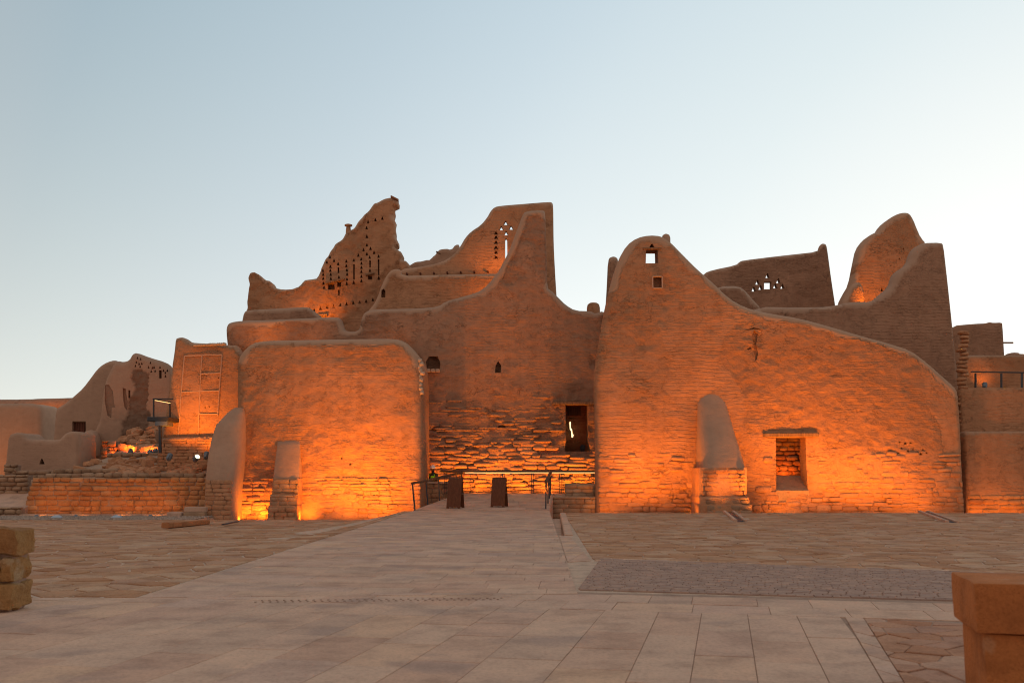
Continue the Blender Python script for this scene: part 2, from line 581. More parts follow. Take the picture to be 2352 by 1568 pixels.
    through = [i for i, h in enumerate(HP) if h[1] is None]
    Fb = F0[(H0 < 0) | ~np.isin(H0, through)]
    e1 = V[Fb[:, 1]] - V[Fb[:, 0]]; e2 = V[Fb[:, 2]] - V[Fb[:, 0]]
    fl = (e1[:, 0] * e2[:, 1] - e1[:, 1] * e2[:, 0]) > 0
    Fb[fl] = Fb[fl][:, ::-1]
    faces += [tuple(f + nv) for f in Fb]
    # boundary edges of the front sheet, in face order
    cnt = {}
    for f in Ff:
        for i in range(3):
            a_, b_ = int(f[i]), int(f[(i + 1) % 3])
            k = (min(a_, b_), max(a_, b_))
            cnt[k] = None if k in cnt else (a_, b_)
    bed_ = [v for v in cnt.values() if v is not None]
    mid = np.array([(V[a_] + V[b_]) / 2 for a_, b_ in bed_])
    owner = np.full(len(bed_), -1)
    best = segdist(mid, A, B)
    for hi_, (q, _) in enumerate(HP):
        qa = np.array(q)
        dd = segdist(mid, qa, np.roll(qa, -1, 0))
        k = dd < best - 1e-7
        owner[k] = hi_; best[k] = dd[k]
    verts = [tuple(v) for v in verts]
    capv = list(cap) + list(cap); rawv = list(m) + list(m)
    ring = {}
    nst = max(1, int(round((th - 2 * rnd) / .45)))

    def rv(v, s):
        if s == 0: return v
        if s == nst: return nv + v
        k = (v, s)
        if k not in ring:
            y0, y1 = verts[v][1], verts[nv + v][1]
            yy = y0 + (y1 - y0) * s / nst
            w = (float(fbm(yy * 1.3, z[v] * 1.3, 3, seed + 31)) - .5) * .09 * (1 if th > 1.2 else .3)
            w2 = (float(fbm(yy * 1.3 + 30, x[v] * 1.3, 3, seed + 32)) - .5) * .09 * (1 if th > 1.2 else .3)
            ring[k] = len(verts)
            verts.append((x[v] + w, yy, z[v] + w2)); capv.append(cap[v]); rawv.append(m[v])
        return ring[k]
    for (a_, b_), ow in zip(bed_, owner):
        if ow < 0:
            for s in range(nst):
                faces.append((rv(b_, s), rv(a_, s), rv(a_, s + 1), rv(b_, s + 1)))
    hv = {}
    for (a_, b_), ow in zip(bed_, owner):
        if ow >= 0:
            dep = HP[ow][1]
            def inner(v):
                k = (ow, v)
                if k not in hv:
                    hv[k] = len(verts)
                    verts.append((x[v], (Y + b * z[v] + dep) if dep else verts[nv + v][1], z[v])); capv.append(0); rawv.append(.6)
                return hv[k]
            faces.append((b_, a_, inner(a_), inner(b_)))
    # floor of each niche
    for hi_, (q, dep) in enumerate(HP):
        if dep:
            fh = F0[H0 == hi_]
            for f in fh:
                if all((hi_, int(v)) in hv for v in f):
                    t3 = [hv[(hi_, int(v))] for v in f]
                    p0, p1, p2 = [np.array(verts[i]) for i in t3]
                    if np.cross(p1 - p0, p2 - p0)[1] > 0: t3 = t3[::-1]
                    faces.append(tuple(t3))
    lv = [(v[0] - loc.x, v[1] - loc.y, v[2] - loc.z) for v in verts]
    me = mesh(name, lv, faces, mat, True, None)
    brickv = np.zeros(len(verts)); brickv[:nv] = brick
    for nm, arr in (('cap', capv), ('raw', rawv), ('brick', brickv)):
        at = me.attributes.new(nm, 'FLOAT', 'POINT')
        at.data.foreach_set('value', np.array(arr, dtype=np.float32))
    me.set_sharp_from_angle(angle=math.radians(62))
    return put(name, me, parent)


# ------------------------------------------------------------------ stones
def pillow(seed, mat, lump=.16):
    rng = random.Random(seed)
    g = [-1, -.62, .62, 1]
    vs_, f = [], []
    for j in range(4):
        for i in range(4):
            edge = (i in (0, 3)) or (j in (0, 3))
            corner = (i in (0, 3)) and (j in (0, 3))
            y = -.35 + rng.uniform(-.12, .12) if edge else -1 + rng.uniform(-.25, .3)
            xx, zz = g[i], g[j]
            if corner: xx *= .9; zz *= .86
            vs_.append((xx * .97 + rng.uniform(-lump, lump) * .6, y, zz * .97 + rng.uniform(-lump, lump)))
    for j in range(3):
        for i in range(3):
            a = j * 4 + i
            f.append((a, a + 1, a + 5, a + 4))
    per = [0, 1, 2, 3, 7, 11, 15, 14, 13, 12, 8, 4]
    o = len(vs_)
    for k in per:
        v = vs_[k]
        vs_.append((v[0] * .98, .6, v[2] * .98))
    for i in range(12):
        a, b_ = per[i], per[(i + 1) % 12]
        f.append((b_, a, o + i, o + (i + 1) % 12))
    return mesh('stone', vs_, f, mat, True)


STONE_SETS = {}


def stone_meshes(mat):
    if mat.name not in STONE_SETS:
        STONE_SETS[mat.name] = [pillow(i * 7 + 1, mat) for i in range(9)]
    return STONE_SETS[mat.name]


def joined(name, items, mat, parent, kind='stuff'):
    """many small pieces as one mesh; items: (mesh, matrix)"""
    V, F, o = [], [], 0
    for me, M in items:
        V += [M @ v.co for v in me.vertices]
        F += [tuple(i + o for i in p.vertices) for p in me.polygons]
        o += len(me.vertices)
    if not V: return None
    return put(name, mesh(name, V, F, mat, True), parent, kind=kind)


def stones(parent, xl, xr, z0, z1, Yf, mat, rowh=(.17, .25), length=(.28, .62), prot=(.05, .10), skip=None, fade=None, limit=300, seed=0, tilt=.02, wave=.04, rot=0.0, mud=0.0, hvar=0.0, name='stone', mudmat=None):
    """courses of separate stones proud of a wall face; Yf(x, z) gives the face"""
    rng = random.Random(seed)
    loc = Vector(parent.matrix_basis.translation)
    ms = stone_meshes(mat)
    mm = stone_meshes(mudmat or MUD) if mud else None
    out = []
    z = z0
    while z < z1 - .06:
        h = min(rng.uniform(*rowh), z1 - z)
        x = xl(z) - rng.uniform(0, .2)
        while x < xr(z) - .05:
            w = rng.uniform(*length) * (1.3 if rng.random() < .12 else 1)
            x0, x1 = max(x, xl(z)), min(x + w, xr(z))
            x += w
            if x1 - x0 < .09: continue
            cx, cz = (x0 + x1) / 2, z + h / 2 + wave * (float(fbm(x0 * .7, z * .5, 2, seed)) - .5)
            if skip and skip(cx, cz, (x1 - x0) / 2): continue
            if fade and rng.random() < fade(cx, cz): continue
            p = rng.uniform(*prot)
            hh_ = h * (1 + rng.uniform(-hvar, hvar))
            src = rng.choice(mm) if mud and float(fbm(cx * .6 + 7, cz * .9, 2, seed + 3)) + rng.uniform(-.15, .15) < mud else rng.choice(ms)
            out.append(((x1 - x0) * h, src, Vector((cx, Yf(cx, cz) + (.03 if hvar and rng.random() < .2 else 0), cz)) - loc,
                        (rng.uniform(-tilt, tilt) * 2, rng.uniform(-tilt, tilt), rot + rng.uniform(-.03, .03)),
                        ((x1 - x0) / 2 - .003, p, hh_ / 2 - .001)))
        z += h
    out.sort(key=lambda s: -s[0])
    for a, me, l, r, s in out[:limit]:
        put(name, me, parent, l, r, s)
    rest = {}
    for a, me, l, r, s in out[limit:]:
        rest.setdefault(me.materials[0].name, []).append((me, Matrix.Translation(l) @ Euler(r).to_matrix().to_4x4() @ Matrix.Diagonal((*s, 1))))
    for k, v in rest.items():
        joined('small_stones', v, bpy.data.materials[k], parent)
    return len(out)


def cx0(v):
    return v * .7


# ------------------------------------------------------------------ buttress: lofted from sections
def buttress(parent, secs, yback, mat, name='buttress', n=9, round_=.55, amp=.03, seed=0):
    """secs: (py, px left, px right, depth of the front face), top first"""
    loc = Vector(parent.matrix_basis.translation)
    V, F = [], []
    rows = []
    S = []
    for a, c in zip(secs[:-1], secs[1:]):
        for k in range(4):
            t = k / 4
            S.append(tuple(a[i] + (c[i] - a[i]) * t for i in range(4)))
    S.append(secs[-1])
    for py, pl, pr, Yf in S:
        l, r_ = U(pl, py, Yf), U(pr, py, Yf)
        row = []
        w = r_.x - l.x
        pts = [(l.x, yback), (l.x, (yback + Yf) / 2)]
        for i in range(n + 1):
            s = i / n * 2 - 1
            xx = (l.x + r_.x) / 2 + w / 2 * s
            yy = Yf + (w * .5 * round_) * (abs(s) ** 3)
            pts.append((xx, min(yy, yback)))
        pts += [(r_.x, (yback + Yf) / 2), (r_.x, yback)]
        for xx, yy in pts:
            nz = float(fbm(xx * 1.6 + seed, l.z * 1.6, 3, seed)) - .5
            row.append(len(V))
            V.append((xx - loc.x, yy - nz * amp * 2 - loc.y, l.z - loc.z))
        rows.append(row)
    for a, c in zip(rows[:-1], rows[1:]):
        for i in range(len(a) - 1):
            F.append((a[i], c[i], c[i + 1], a[i + 1]))
    F.append(tuple(rows[0]))
    me = mesh(name, V, F, mat, True, 55)
    for nm in ('cap', 'raw'):
        at = me.attributes.new(nm, 'FLOAT', 'POINT')
        at.data.foreach_set('value', np.full(len(V), .0 if nm == 'cap' else 0., dtype=np.float32))
    return put(name, me, parent)


# ------------------------------------------------------------------ floodlights
def drum(r0, r1, z0, z1, n, mat, name, cap0=True, cap1=True):
    V = [(r0 * math.cos(2 * math.pi * i / n), r0 * math.sin(2 * math.pi * i / n), z0) for i in range(n)] + \
        [(r1 * math.cos(2 * math.pi * i / n), r1 * math.sin(2 * math.pi * i / n), z1) for i in range(n)]
    F = [(i, (i + 1) % n, n + (i + 1) % n, n + i) for i in range(n)]
    if cap0: F.append(tuple(range(n - 1, -1, -1)))
    if cap1: F.append(tuple(range(n, 2 * n)))
    return mesh(name, V, F, mat, True, 40)


def lathe(prof, n, mat, name):
    V, F = [], []
    for r, z in prof:
        V += [(r * math.cos(2 * math.pi * i / n), r * math.sin(2 * math.pi * i / n), z) for i in range(n)]
    for k in range(len(prof) - 1):
        for i in range(n):
            j = (i + 1) % n
            F.append((k * n + i, k * n + j, (k + 1) * n + j, (k + 1) * n + i))
    F.append(tuple(range(n - 1, -1, -1)))
    F.append(tuple(range((len(prof) - 1) * n, len(prof) * n)))
    return mesh(name, V, F, mat, True, 40)


HOUSING = lathe([(.125, -.16), (.125, -.02), (.11, .0), (.11, .10), (.085, .15), (.05, .17)], 20, LAMPGREY, 'housing')
LENSME = lathe([(.105, -.172), (.108, -.163)], 20, LENS, 'lens')
YOKE = bar_me('yoke', (0, .13, -.05), (0, .17, .22), .10, .02, LAMPGREY)


def flood(label, pos, target, power, size=75, blend=.8, color=LAMP, group=None, body=True, rad=.10):
    pos, target = Vector(pos), Vector(target)
    q = (target - pos).to_track_quat('-Z', 'Y')
    t = None
    if body:
        t = thing('floodlight', label, 'floodlight', pos, group)
        t.rotation_mode = 'QUATERNION'
        t.rotation_quaternion = q
        put('housing', HOUSING, t); put('lens', LENSME, t); put('yoke', YOKE, t)
    ld = bpy.data.lights.new('lamp_light', 'SPOT')
    ld.energy = power * LAMP_GAIN; ld.color = color
    ld.spot_size = math.radians(size); ld.spot_blend = blend
    ld.shadow_soft_size = rad
    lo = bpy.data.objects.new('lamp_light', ld)
    COL.objects.link(lo)
    if t:
        lo.parent = t
        lo.location = (0, 0, -.22)
    else:
        lo.location = pos
        lo.rotation_mode = 'QUATERNION'
        lo.rotation_quaternion = q
    return t


# =================================================================== THE GROUND
def gz(x, y):
    """height of the paving: flat, sinking a little towards the trench on the left"""
    t = min(max((y - 20) / 20, 0), 1)
    s = min(max((-4.3 - x) / 1.2, 0), 1)
    return -.34 * t * t * (3 - 2 * t) * s


earth = put('ground', mesh('ground', [(-400, -30, -1.05), (400, -30, -1.05), (400, 900, -1.05), (-400, 900, -1.05)], [(0, 1, 2, 3)], EARTH))
tag(earth, 'sandy earth around the ruins', kind='structure')


def clip(poly, a, b_, c):
    """keep a*x+b*y<=c"""
    out = []
    for i in range(len(poly)):
        p, q = poly[i], poly[(i + 1) % len(poly)]
        dp, dq = a * p[0] + b_ * p[1] - c, a * q[0] + b_ * q[1] - c
        if dp <= 0: out.append(p)
        if dp * dq < 0:
            t = dp / (dp - dq)
            out.append((p[0] + t * (q[0] - p[0]), p[1] + t * (q[1] - p[1])))
    return out


def clip_convex(poly, conv):
    """conv counter clockwise"""
    n = len(conv)
    for i in range(n):
        (x1, y1), (x2, y2) = conv[i], conv[(i + 1) % n]
        a, b_ = (y2 - y1), -(x2 - x1)
        poly = clip(poly, a, b_, a * x1 + b_ * y1)
        if len(poly) < 3: return []
    return poly


def ccw(p):
    a = sum(p[i][0] * p[(i + 1) % len(p)][1] - p[(i + 1) % len(p)][0] * p[i][1] for i in range(len(p)))
    return p if a > 0 else p[::-1]


def shrink(poly, g):
    q = poly
    n = len(poly)
    for i in range(n):
        (x1, y1), (x2, y2) = poly[i], poly[(i + 1) % n]
        l = math.hypot(x2 - x1, y2 - y1)
        if l < 1e-6: continue
        a, b_ = (y2 - y1) / l, -(x2 - x1) / l
        q = clip(q, a, b_, a * x1 + b_ * y1 - g)
        if len(q) < 3: return []
    # drop near-duplicate corners
    out = []
    for p in q:
        if not out or math.hypot(p[0] - out[-1][0], p[1] - out[-1][1]) > .012: out.append(p)
    if len(out) > 2 and math.hypot(out[0][0] - out[-1][0], out[0][1] - out[-1][1]) < .012: out.pop()
    return out if len(out) > 2 else []


def area(p):
    return abs(sum(p[i][0] * p[(i + 1) % len(p)][1] - p[(i + 1) % len(p)][0] * p[i][1] for i in range(len(p)))) / 2


def prism(poly, zf, top, bev, thick, rng, tilt=.004):
    """a paving piece: bevelled top, sides going down"""
    cx_ = sum(p[0] for p in poly) / len(poly); cy_ = sum(p[1] for p in poly) / len(poly)
    inner = []
    for p in poly:
        dx, dy = cx_ - p[0], cy_ - p[1]
        l = math.hypot(dx, dy)
        k = min(bev * 1.3 / l, .3) if l > 0 else 0
        inner.append((p[0] + dx * k, p[1] + dy * k))
    tx, ty = rng.uniform(-tilt, tilt), rng.uniform(-tilt, tilt)
    n = len(poly)
    c = Vector((cx_, cy_, zf(cx_, cy_)))
    V = [(p[0] - cx_, p[1] - cy_, zf(*p) - c.z + top + tx * (p[0] - cx_) + ty * (p[1] - cy_)) for p in inner]
    V += [(p[0] - cx_, p[1] - cy_, zf(*p) - c.z + top - bev * .8 + tx * (p[0] - cx_) + ty * (p[1] - cy_)) for p in poly]
    V += [(p[0] - cx_, p[1] - cy_, zf(*p) - c.z - thick) for p in poly]
    F = [tuple(range(n))]
    for i in range(n):
        j = (i + 1) % n
        F.append((n + i, n + j, j, i)); F.append((2 * n + i, 2 * n + j, n + j, n + i))
    return c, V, F


def paving(name, label, polys, zf, mat, piece, gap, top=.012, bev=.012, thick=.05, limit=300, seed=0, topvar=.004, tilt=.004):
    """polys: list of pieces on the ground; the largest in view are objects, the rest one mesh"""
    root = bpy.data.objects.new(name, None)
    COL.objects.link(root)
    tag(root, label, kind='structure')
    rng = random.Random(seed)
    its = []
    for p in polys:
        q = shrink(ccw(p), gap)
        if len(q) < 3 or area(q) < .002: continue
        cy_ = sum(v[1] for v in q) / len(q); cx_ = sum(v[0] for v in q) / len(q)
        inv = abs(cx_) < cy_ * .535 and cy_ > 5.5
        its.append((area(q) / cy_ ** 3 * (1 if inv else 1e-4), q))
    its.sort(key=lambda s: -s[0])
    VV, FF, o = [], [], 0
    for i, (_, q) in enumerate(its):
        c, V, F = prism(q, zf, top + rng.uniform(-topvar, topvar), bev, thick, rng, tilt)
        if i < limit:
            put(piece, mesh(piece, V, F, mat, False), root, c)
        else:
            VV += [(v[0] + c.x, v[1] + c.y, v[2] + c.z) for v in V]
            FF += [tuple(k + o for k in f) for f in F]
            o += len(V)
    if VV:
        put(piece + '_field', mesh(piece, VV, FF, mat, False), root, kind='stuff')
    return root


def rows_grid(origin, ang, u0, u1, v0, v1, wid, length, along, conv, seed):
    """running bond rectangles in a rotated frame clipped by a convex region"""
    rng = random.Random(seed)
    ca, sa = math.cos(ang), math.sin(ang)

    def W(u, v):
        return (origin[0] + u * ca + v * sa, origin[1] - u * sa + v * ca)
    out = []
    a0, a1, b0, b1 = (u0, u1, v0, v1) if along == 'v' else (v0, v1, u0, u1)
    a = a0
    while a < a1 - 1e-6:
        w = rng.uniform(*wid)
        b = b0 - rng.uniform(0, length[1])
        while b < b1:
            l = rng.uniform(*length)
            q = [(a, b), (a + w, b), (a + w, b + l), (a, b + l)]
            if along == 'u': q = [(y, x) for x, y in q]
            q = ccw([W(*p) for p in q])
            q = clip_convex(q, conv)
            if len(q) > 2: out.append(q)
            b += l
        a += w
    return out


def voronoi(conv, size, seed, aniso=1.0):
    rng = random.Random(seed)
    xs = [p[0] for p in conv]; ys = [p[1] for p in conv]
    x0, y0 = min(xs) - 3 * size, min(ys) - 3 * size
    nx, ny = int((max(xs) - x0) / size) + 5, int((max(ys) - y0) / size) + 5
    S = [[(x0 + (i + rng.uniform(.05, .95)) * size, y0 + (j + rng.uniform(.05, .95)) * size) for j in range(ny)] for i in range(nx)]
    out = []
    for i in range(2, nx - 2):
        for j in range(2, ny - 2):
            sx_, sy_ = S[i][j]
            q = [(sx_ - 2 * size, sy_ - 2 * size), (sx_ + 2 * size, sy_ - 2 * size), (sx_ + 2 * size, sy_ + 2 * size), (sx_ - 2 * size, sy_ + 2 * size)]
            for di in (-2, -1, 0, 1, 2):
                for dj in (-2, -1, 0, 1, 2):
                    if di or dj:
                        tx, ty = S[i + di][j + dj]
                        a, b_ = tx - sx_, ty - sy_
                        q = clip(q, a, b_, (tx * tx + ty * ty - sx_ * sx_ - sy_ * sy_) / 2)
                        if len(q) < 3: break
                if len(q) < 3: break
            if len(q) > 2:
                q = clip_convex(q, conv)
                if len(q) > 2: out.append(q)
    return out


A12 = math.radians(12)
flat = lambda x, y: 0.0


def P2(px, py):
    g = G(px, py)
    return (g.x, g.y)


# path edges
PL0, PL1, PL2 = (-4.75, 12.94), (-4.2, 33.0), (-3.95, 40.4)
PR0, PR1 = (.86, 13.3), (1.5, 40.4)
# foundation sheets under the joints
def sheet(name, poly, zf, mat, dz, label, sub=1):
    me = mesh(name, [(p[0], p[1], zf(*p) + dz) for p in poly] + [(p[0], p[1], -1.2) for p in poly],
              [tuple(range(len(poly)))] + [(len(poly) + i, len(poly) + (i + 1) % len(poly), (i + 1) % len(poly), i) for i in range(len(poly))], mat, False)
    return tag(put(name, me), label, kind='structure')


def v12(u, v):
    return (u * math.cos(A12) + v * math.sin(A12), -u * math.sin(A12) + v * math.cos(A12))


# the left paving bed as a slowly sinking sheet
LV, LF = [], []
nxl, nyl = 12, 15
for j in range(nyl + 1):
    y = 12.8 + (40.0 - 12.8) * j / nyl
    xr_ = -4.75 + (y - 12.9) / 27.5 * .8
    for i in range(nxl + 1):
        x = xr_ + (-34 - xr_) * (i / nxl)
        x = xr_ - (xr_ + 34) * (i / nxl) ** 2
        LV.append((x, y, gz(x, y) - .004))
for j in range(nyl):
    for i in range(nxl):
        a = j * (nxl + 1) + i
        LF.append((a + 1, a, a + nxl + 1, a + nxl + 2))
o_ = len(LV)
for i in range(nxl + 1):
    v = LV[nyl * (nxl + 1) + i]
    LV.append((v[0], v[1], -1.2))
for i in range(nxl):
    LF.append((nyl * (nxl + 1) + i + 1, nyl * (nxl + 1) + i, o_ + i, o_ + i + 1))
tag(put('paving_bed', mesh('paving_bed', LV, LF, GROUT)), 'mortar bed of the left paving', kind='structure')
sheet('plaza_bed', [(-34, -12), (34, -12), (34, 12.0), (9, 12.0), (.86, 13.6), (-4.7, 12.85), (-34, 12.85)], flat, GROUT_DARK, -.006, 'bed under the plaza slabs')
sheet('path_bed', [(-4.72, 12.84), (.86, 13.59), (1.5, 40.4), (-3.95, 40.4), (-4.2, 33)], flat, GROUT_DARK, -.005, 'bed under the path slabs')
RC = [(1.45, 18.2), (9.2, 15.0), (34, 10.5), (34, 38.3), (1.95, 38.3)]
sheet('right_paving_bed', [(.87, 13.2), (9, 11.9), (34, 8.0), (34, 38.3), (1.93, 38.3), (1.40, 25.1), (.9, 25.1)], flat, GROUT, -.008, 'mortar bed of the right paving')

cob = [P2(1326, 1354), P2(2352, 1384), P2(2352, 1318), P2(1378, 1283)]
cob = ccw(cob)
band_v1 = 13.22
plaza_reg = ccw([v12(-14, 2.0), v12(14, 2.0), v12(14, 11.75), v12(-14, 11.75)])
patch = ccw([P2(1982, 1416), P2(2500, 1452), P2(2500, 1640), P2(2120, 1640)])
pl = rows_grid((0, 0), A12, -9, 9, 2.5, 11.75, (.46, .66), (.8, 1.5), 'v', plaza_reg, 3)
# leave out what the rough patch on the right covers
pl2 = []
for q in pl:
    cxx = sum(p[0] for p in q) / len(q); cyy = sum(p[1] for p in q) / len(q)
    if cxx > 2.6 and inside(np.array([(cxx, cyy)]), patch)[0]: continue
    # trim by the left border of the patch
    if cxx > 2.2 and cyy < G(1990, 1414).y:
        (xa, ya), (xb, yb) = P2(1938, 1414), P2(2070, 1640)
        a, b_ = (yb - ya), -(xb - xa)
        s = 1 if a * (-5) + b_ * 8 - (a * xa + b_ * ya) < 0 else -1
        q = clip(q, s * a, s * b_, s * (a * xa + b_ * ya))
        if len(q) < 3: continue
    q = clip(q, 0, 1, 12.92)
    if len(q) > 2: pl2.append(q)
left_reg = ccw([(-20, 4), v12(-5, 4), v12(-5, 11.75), (-4.6, 12.9), (-20, 12.9)])
bandreg = ccw([v12(-9, 11.75), v12(14, 11.75), v12(14, band_v1), v12(-9, band_v1)])
bandreg2 = clip_convex([tuple(p) for p in bandreg], ccw([(-4.75, 3), (40, 3), (40, 15.96), (-4.75, 12.93)]))
pl2 += rows_grid((0, 0), A12, -10, 12, 11.75, band_v1, (.72, .74), (.5, .95), 'u', ccw(bandreg2), 4)
pl2 += rows_grid((0, 0), math.atan2(-(P2(2105, 1640)[0] - P2(1980, 1426)[0]), P2(1980, 1426)[1] - P2(2105, 1640)[1]) * -1, -9, 9, 2, 14, (.30, .32), (.6, 1.0), 'v', ccw([P2(1940, 1415), P2(1982, 1417), P2(2122, 1640), P2(2072, 1640)]), 17)
paving('plaza_paving', 'long pale sandstone slabs of the foreground plaza', pl2, flat, SLAB, 'slab', .003, .005, .003, .03, 300, 5, .003, .003)
path_reg = ccw([PL0, (.86, 13.325), PR1, PL2])
path_cells = rows_grid((0, 0), math.radians(4), -8, 5, 12.4, 41.5, (.42, .62), (.55, 1.25), 'u', path_reg, 8)
path_cells += rows_grid((0, 0), A12, -7, 2.4, 15.8, 27.2, (.35, .4), (.5, .9), 'v', ccw([(.98, 17.9), (1.42, 18.2), (1.42, 25.0), (1.16, 25.0)]), 11)
path_cells += rows_grid((0, 0), A12, -6, 2, 11.5, 21, (.33, .35), (.4, .8), 'v', ccw([(.90, 13.5), P2(1322, 1354), P2(1373, 1283), (1.42, 18.15), (.98, 17.85)]), 12)
path_cells += rows_grid((0, 0), math.radians(20), -9, 9, 10.5, 24, (.35, .37), (.6, 1.1), 'u', ccw([P2(1380, 1281), P2(2352, 1315), (9.2, 15.2), (1.48, 18.2)]), 13)
paving('path_paving', 'pale sandstone slabs of the path leading to the entrance', path_cells, flat, SLAB, 'slab', .003, .005, .003, .03, 300, 6, .003, .003)
cb = rows_grid((0, 0), A12, -4, 12, 8, 22, (.115, .117), (.225, .227), 'u', cob, 9)
paving('paver_field', 'grey brick pavers laid in rows beside the path', cb, flat, COBBLE, 'paver', .006, .012, .008, .03, 300, 7, .003, .004)
rc = voronoi(ccw(RC[:1] + [(9.2, 15.25), (26, 12.2), (26, 38.25), (1.95, 38.25)]), .50, 21)
# two narrow slots in the far edge of the right paving
slots = [[P2(1664, 1176), P2(1684, 1176), P2(1712, 1198), P2(1690, 1198)], [P2(2112, 1176), P2(2130, 1176), P2(2196, 1200), P2(2176, 1200)]]
rc = [q for q in rc if not any(inside(np.array([(sum(p[0] for p in q) / len(q), sum(p[1] for p in q) / len(q))]), s)[0] for s in slots)]
paving('right_flagstones', 'irregular flagstone paving in front of the right wing', rc, flat, FLAG, 'flagstone', .018, .006, .008, .03, 300, 8, .006, .012)
for k, s in enumerate(slots):
    # sunk channel with a stone lip each side
    t = thing('drain_channel', ('narrow open channel in the flagstones near the curved buttress', 'long narrow channel in the flagstones at the far right')[k], 'drain',
              (sum(p[0] for p in s) / 4, sum(p[1] for p in s) / 4, 0))
    for a, b_ in ((0, 3), (1, 2)):
        p, q = Vector((*s[a], .03)) - t.location, Vector((*s[b_], .03)) - t.location
        put('kerb', bar_me('kerb', p, q, .10, .09, SLAB), t)
    p, q = (Vector((*s[0], .0)) + Vector((*s[1], 0))) / 2 - t.location, (Vector((*s[3], 0)) + Vector((*s[2], 0))) / 2 - t.location
    put('grate', bar_me('grate', p + Vector((0, 0, .004)), q + Vector((0, 0, .004)), .28, .03, STEEL), t)
pc = voronoi(patch, .34, 23)
paving('flagstone_patch', 'small patch of rough reddish flagstones beside the block pier', pc, flat, FLAG_RED, 'flagstone', .008, .004, .006, .03, 300, 9, .006, .012)
lreg = ccw([(-4.78, 12.95), (-4.0, 39.95), (-30, 39.95), (-30, 12.95)])
lc = voronoi(lreg, .54, 25)
paving('left_flagstones', 'irregular flagstone paving left of the path', lc, gz, FLAG, 'flagstone', .020, .007, .008, .03, 300, 10, .008, .015)
# tactile strip of studs across the path
studs = thing('tactile_strip', 'row of small round studs set across the foreground path', 'tactile strip', (*P2(860, 1379), .0))
stud_me = lathe([(.016, 0), (.016, .004), (.010, .007)], 10, GROUT_DARK, 'stud')
pa_, pb_ = G(590, 1382), G(1160, 1376)
for i in range(34):
    for r_ in (-.07, .07):
        p = pa_.lerp(pb_, (i + (.5 if r_ > 0 else 0)) / 34)
        put('stud', stud_me, studs, (p.x - studs.location.x, p.y + r_ - studs.location.y, .010))

# ---- the ramp that crosses the trench
ramp_o = bpy.data.objects.new('ramp', None)
COL.objects.link(ramp_o)
tag(ramp_o, 'stone paved ramp rising to the platform before the main wall', kind='structure')


def rz(x, y):
    return .52 * min(max((y - 40.2) / 6.6, 0), 1)


rl = [(-3.95, 40.4), (-2.38, 47.25), (4.2, 47.25), (4.2, 45.5), (1.86, 45.5), (1.5, 40.4)]
RV = [(x, y, rz(x, y) - .012) for x, y in rl] + [(x, y, -1.2) for x, y in rl]
put('ramp_body', mesh('ramp_body', RV, [(0, 5, 4, 1), (1, 4, 3, 2)] + [(i, (i + 1) % 6, 6 + (i + 1) % 6, 6 + i) for i in range(6)], SLAB, False), ramp_o)
rngr = random.Random(4)
for q in rows_grid((0, 0), math.radians(4), -8, 7, 37, 48, (.5, .7), (.8, 1.5), 'u', ccw([rl[0], rl[1], (1.95, 47.25), (1.5, 40.4)]), 15) + \
         rows_grid((0, 0), 0, 1.97, 4.2, 45.5, 47.25, (.5, .7), (.8, 1.5), 'u', ccw([(1.97, 45.55), (4.2, 45.55), (4.2, 47.25), (1.97, 47.25)]), 16):
    q = shrink(ccw(q), .006)
    if len(q) > 2 and area(q) > .02:
        c, V, F = prism(q, rz, .012, .006, .02, rngr, .002)
        put('slab', mesh('slab', V, F, SLAB, False), ramp_o, c)

# =================================================================== THE PALACE
def tri(cx_, cy_, w, h):
    return [(cx_ - w / 2, cy_ + h / 2), (cx_ + w / 2, cy_ + h / 2), (cx_ + w * .08, cy_ - h / 2), (cx_ - w * .08, cy_ - h / 2)]


def rect(x0, y0, x1, y1):
    return [(x0, y1), (x1, y1), (x1, y0), (x0, y0)]


# --- main entrance wall, with the left terrace parapet and the tall pier
YC = 48.5
B_ = .02
main = thing('entrance_wall', 'tall dark mud brick wall with a doorway and a pointed pier above the ramp', 'ruin wall', (0, YC, 0))
main_px = [(1500, 1230), (1500, 760), (1387, 712), (1368, 719), (1358, 713), (1322, 712), (1300, 699), (1283, 682), (1268, 667), (1257, 660), (1256, 600), (1253, 488), (1249, 480), (1207, 483), (1200, 492),
           (1186, 530), (1171, 570), (1152, 610), (1131, 640), (1112, 660), (1096, 670), (1055, 682), (1022, 691), (1006, 703), (960, 707), (856, 709),
           (839, 714), (831, 724), (827, 741), (822, 760), (793, 760), (785, 748), (781, 731), (775, 727), (732, 728), (611, 734), (553, 735), (526, 739), (519, 746),
           (517, 760), (521, 800), (519, 830), (519, 1230)]
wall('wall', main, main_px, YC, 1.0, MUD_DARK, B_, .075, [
    ([(980, 848), (1010, 848), (1011, 832), (1005, 818), (985, 818), (978, 830)], .6),
    ([(1137, 856), (1150, 856), (1151, 838), (1144, 828), (1138, 840)], .5),
    ([(1142, 982), (1161, 982), (1161, 974), (1145, 977)], .3),
    ([(1297, 1036), (1356, 1036), (1351, 1010), (1350, 928), (1299, 928), (1300, 1010)], None)],
     amp=.07, seed=1, rawamt=1.0, rawdepth=.09)
yface = lambda Y, b: (lambda x, z: Y + b * z + .01)
z_at = lambda py, Y: U(1176, py, Y).z
x_at = lambda pxx, Y: (pxx - CX) / FPX * (Y / math.cos(PITCH)) * math.cos(PITCH)


def in_px_rect(Y, x0, y0, x1, y1):
    a, c = U(x0, y1, Y), U(x1, y0, Y)
    return lambda x, z, hw: (a.x - hw < x < c.x + hw) and (a.z - .08 < z < c.z + .08)


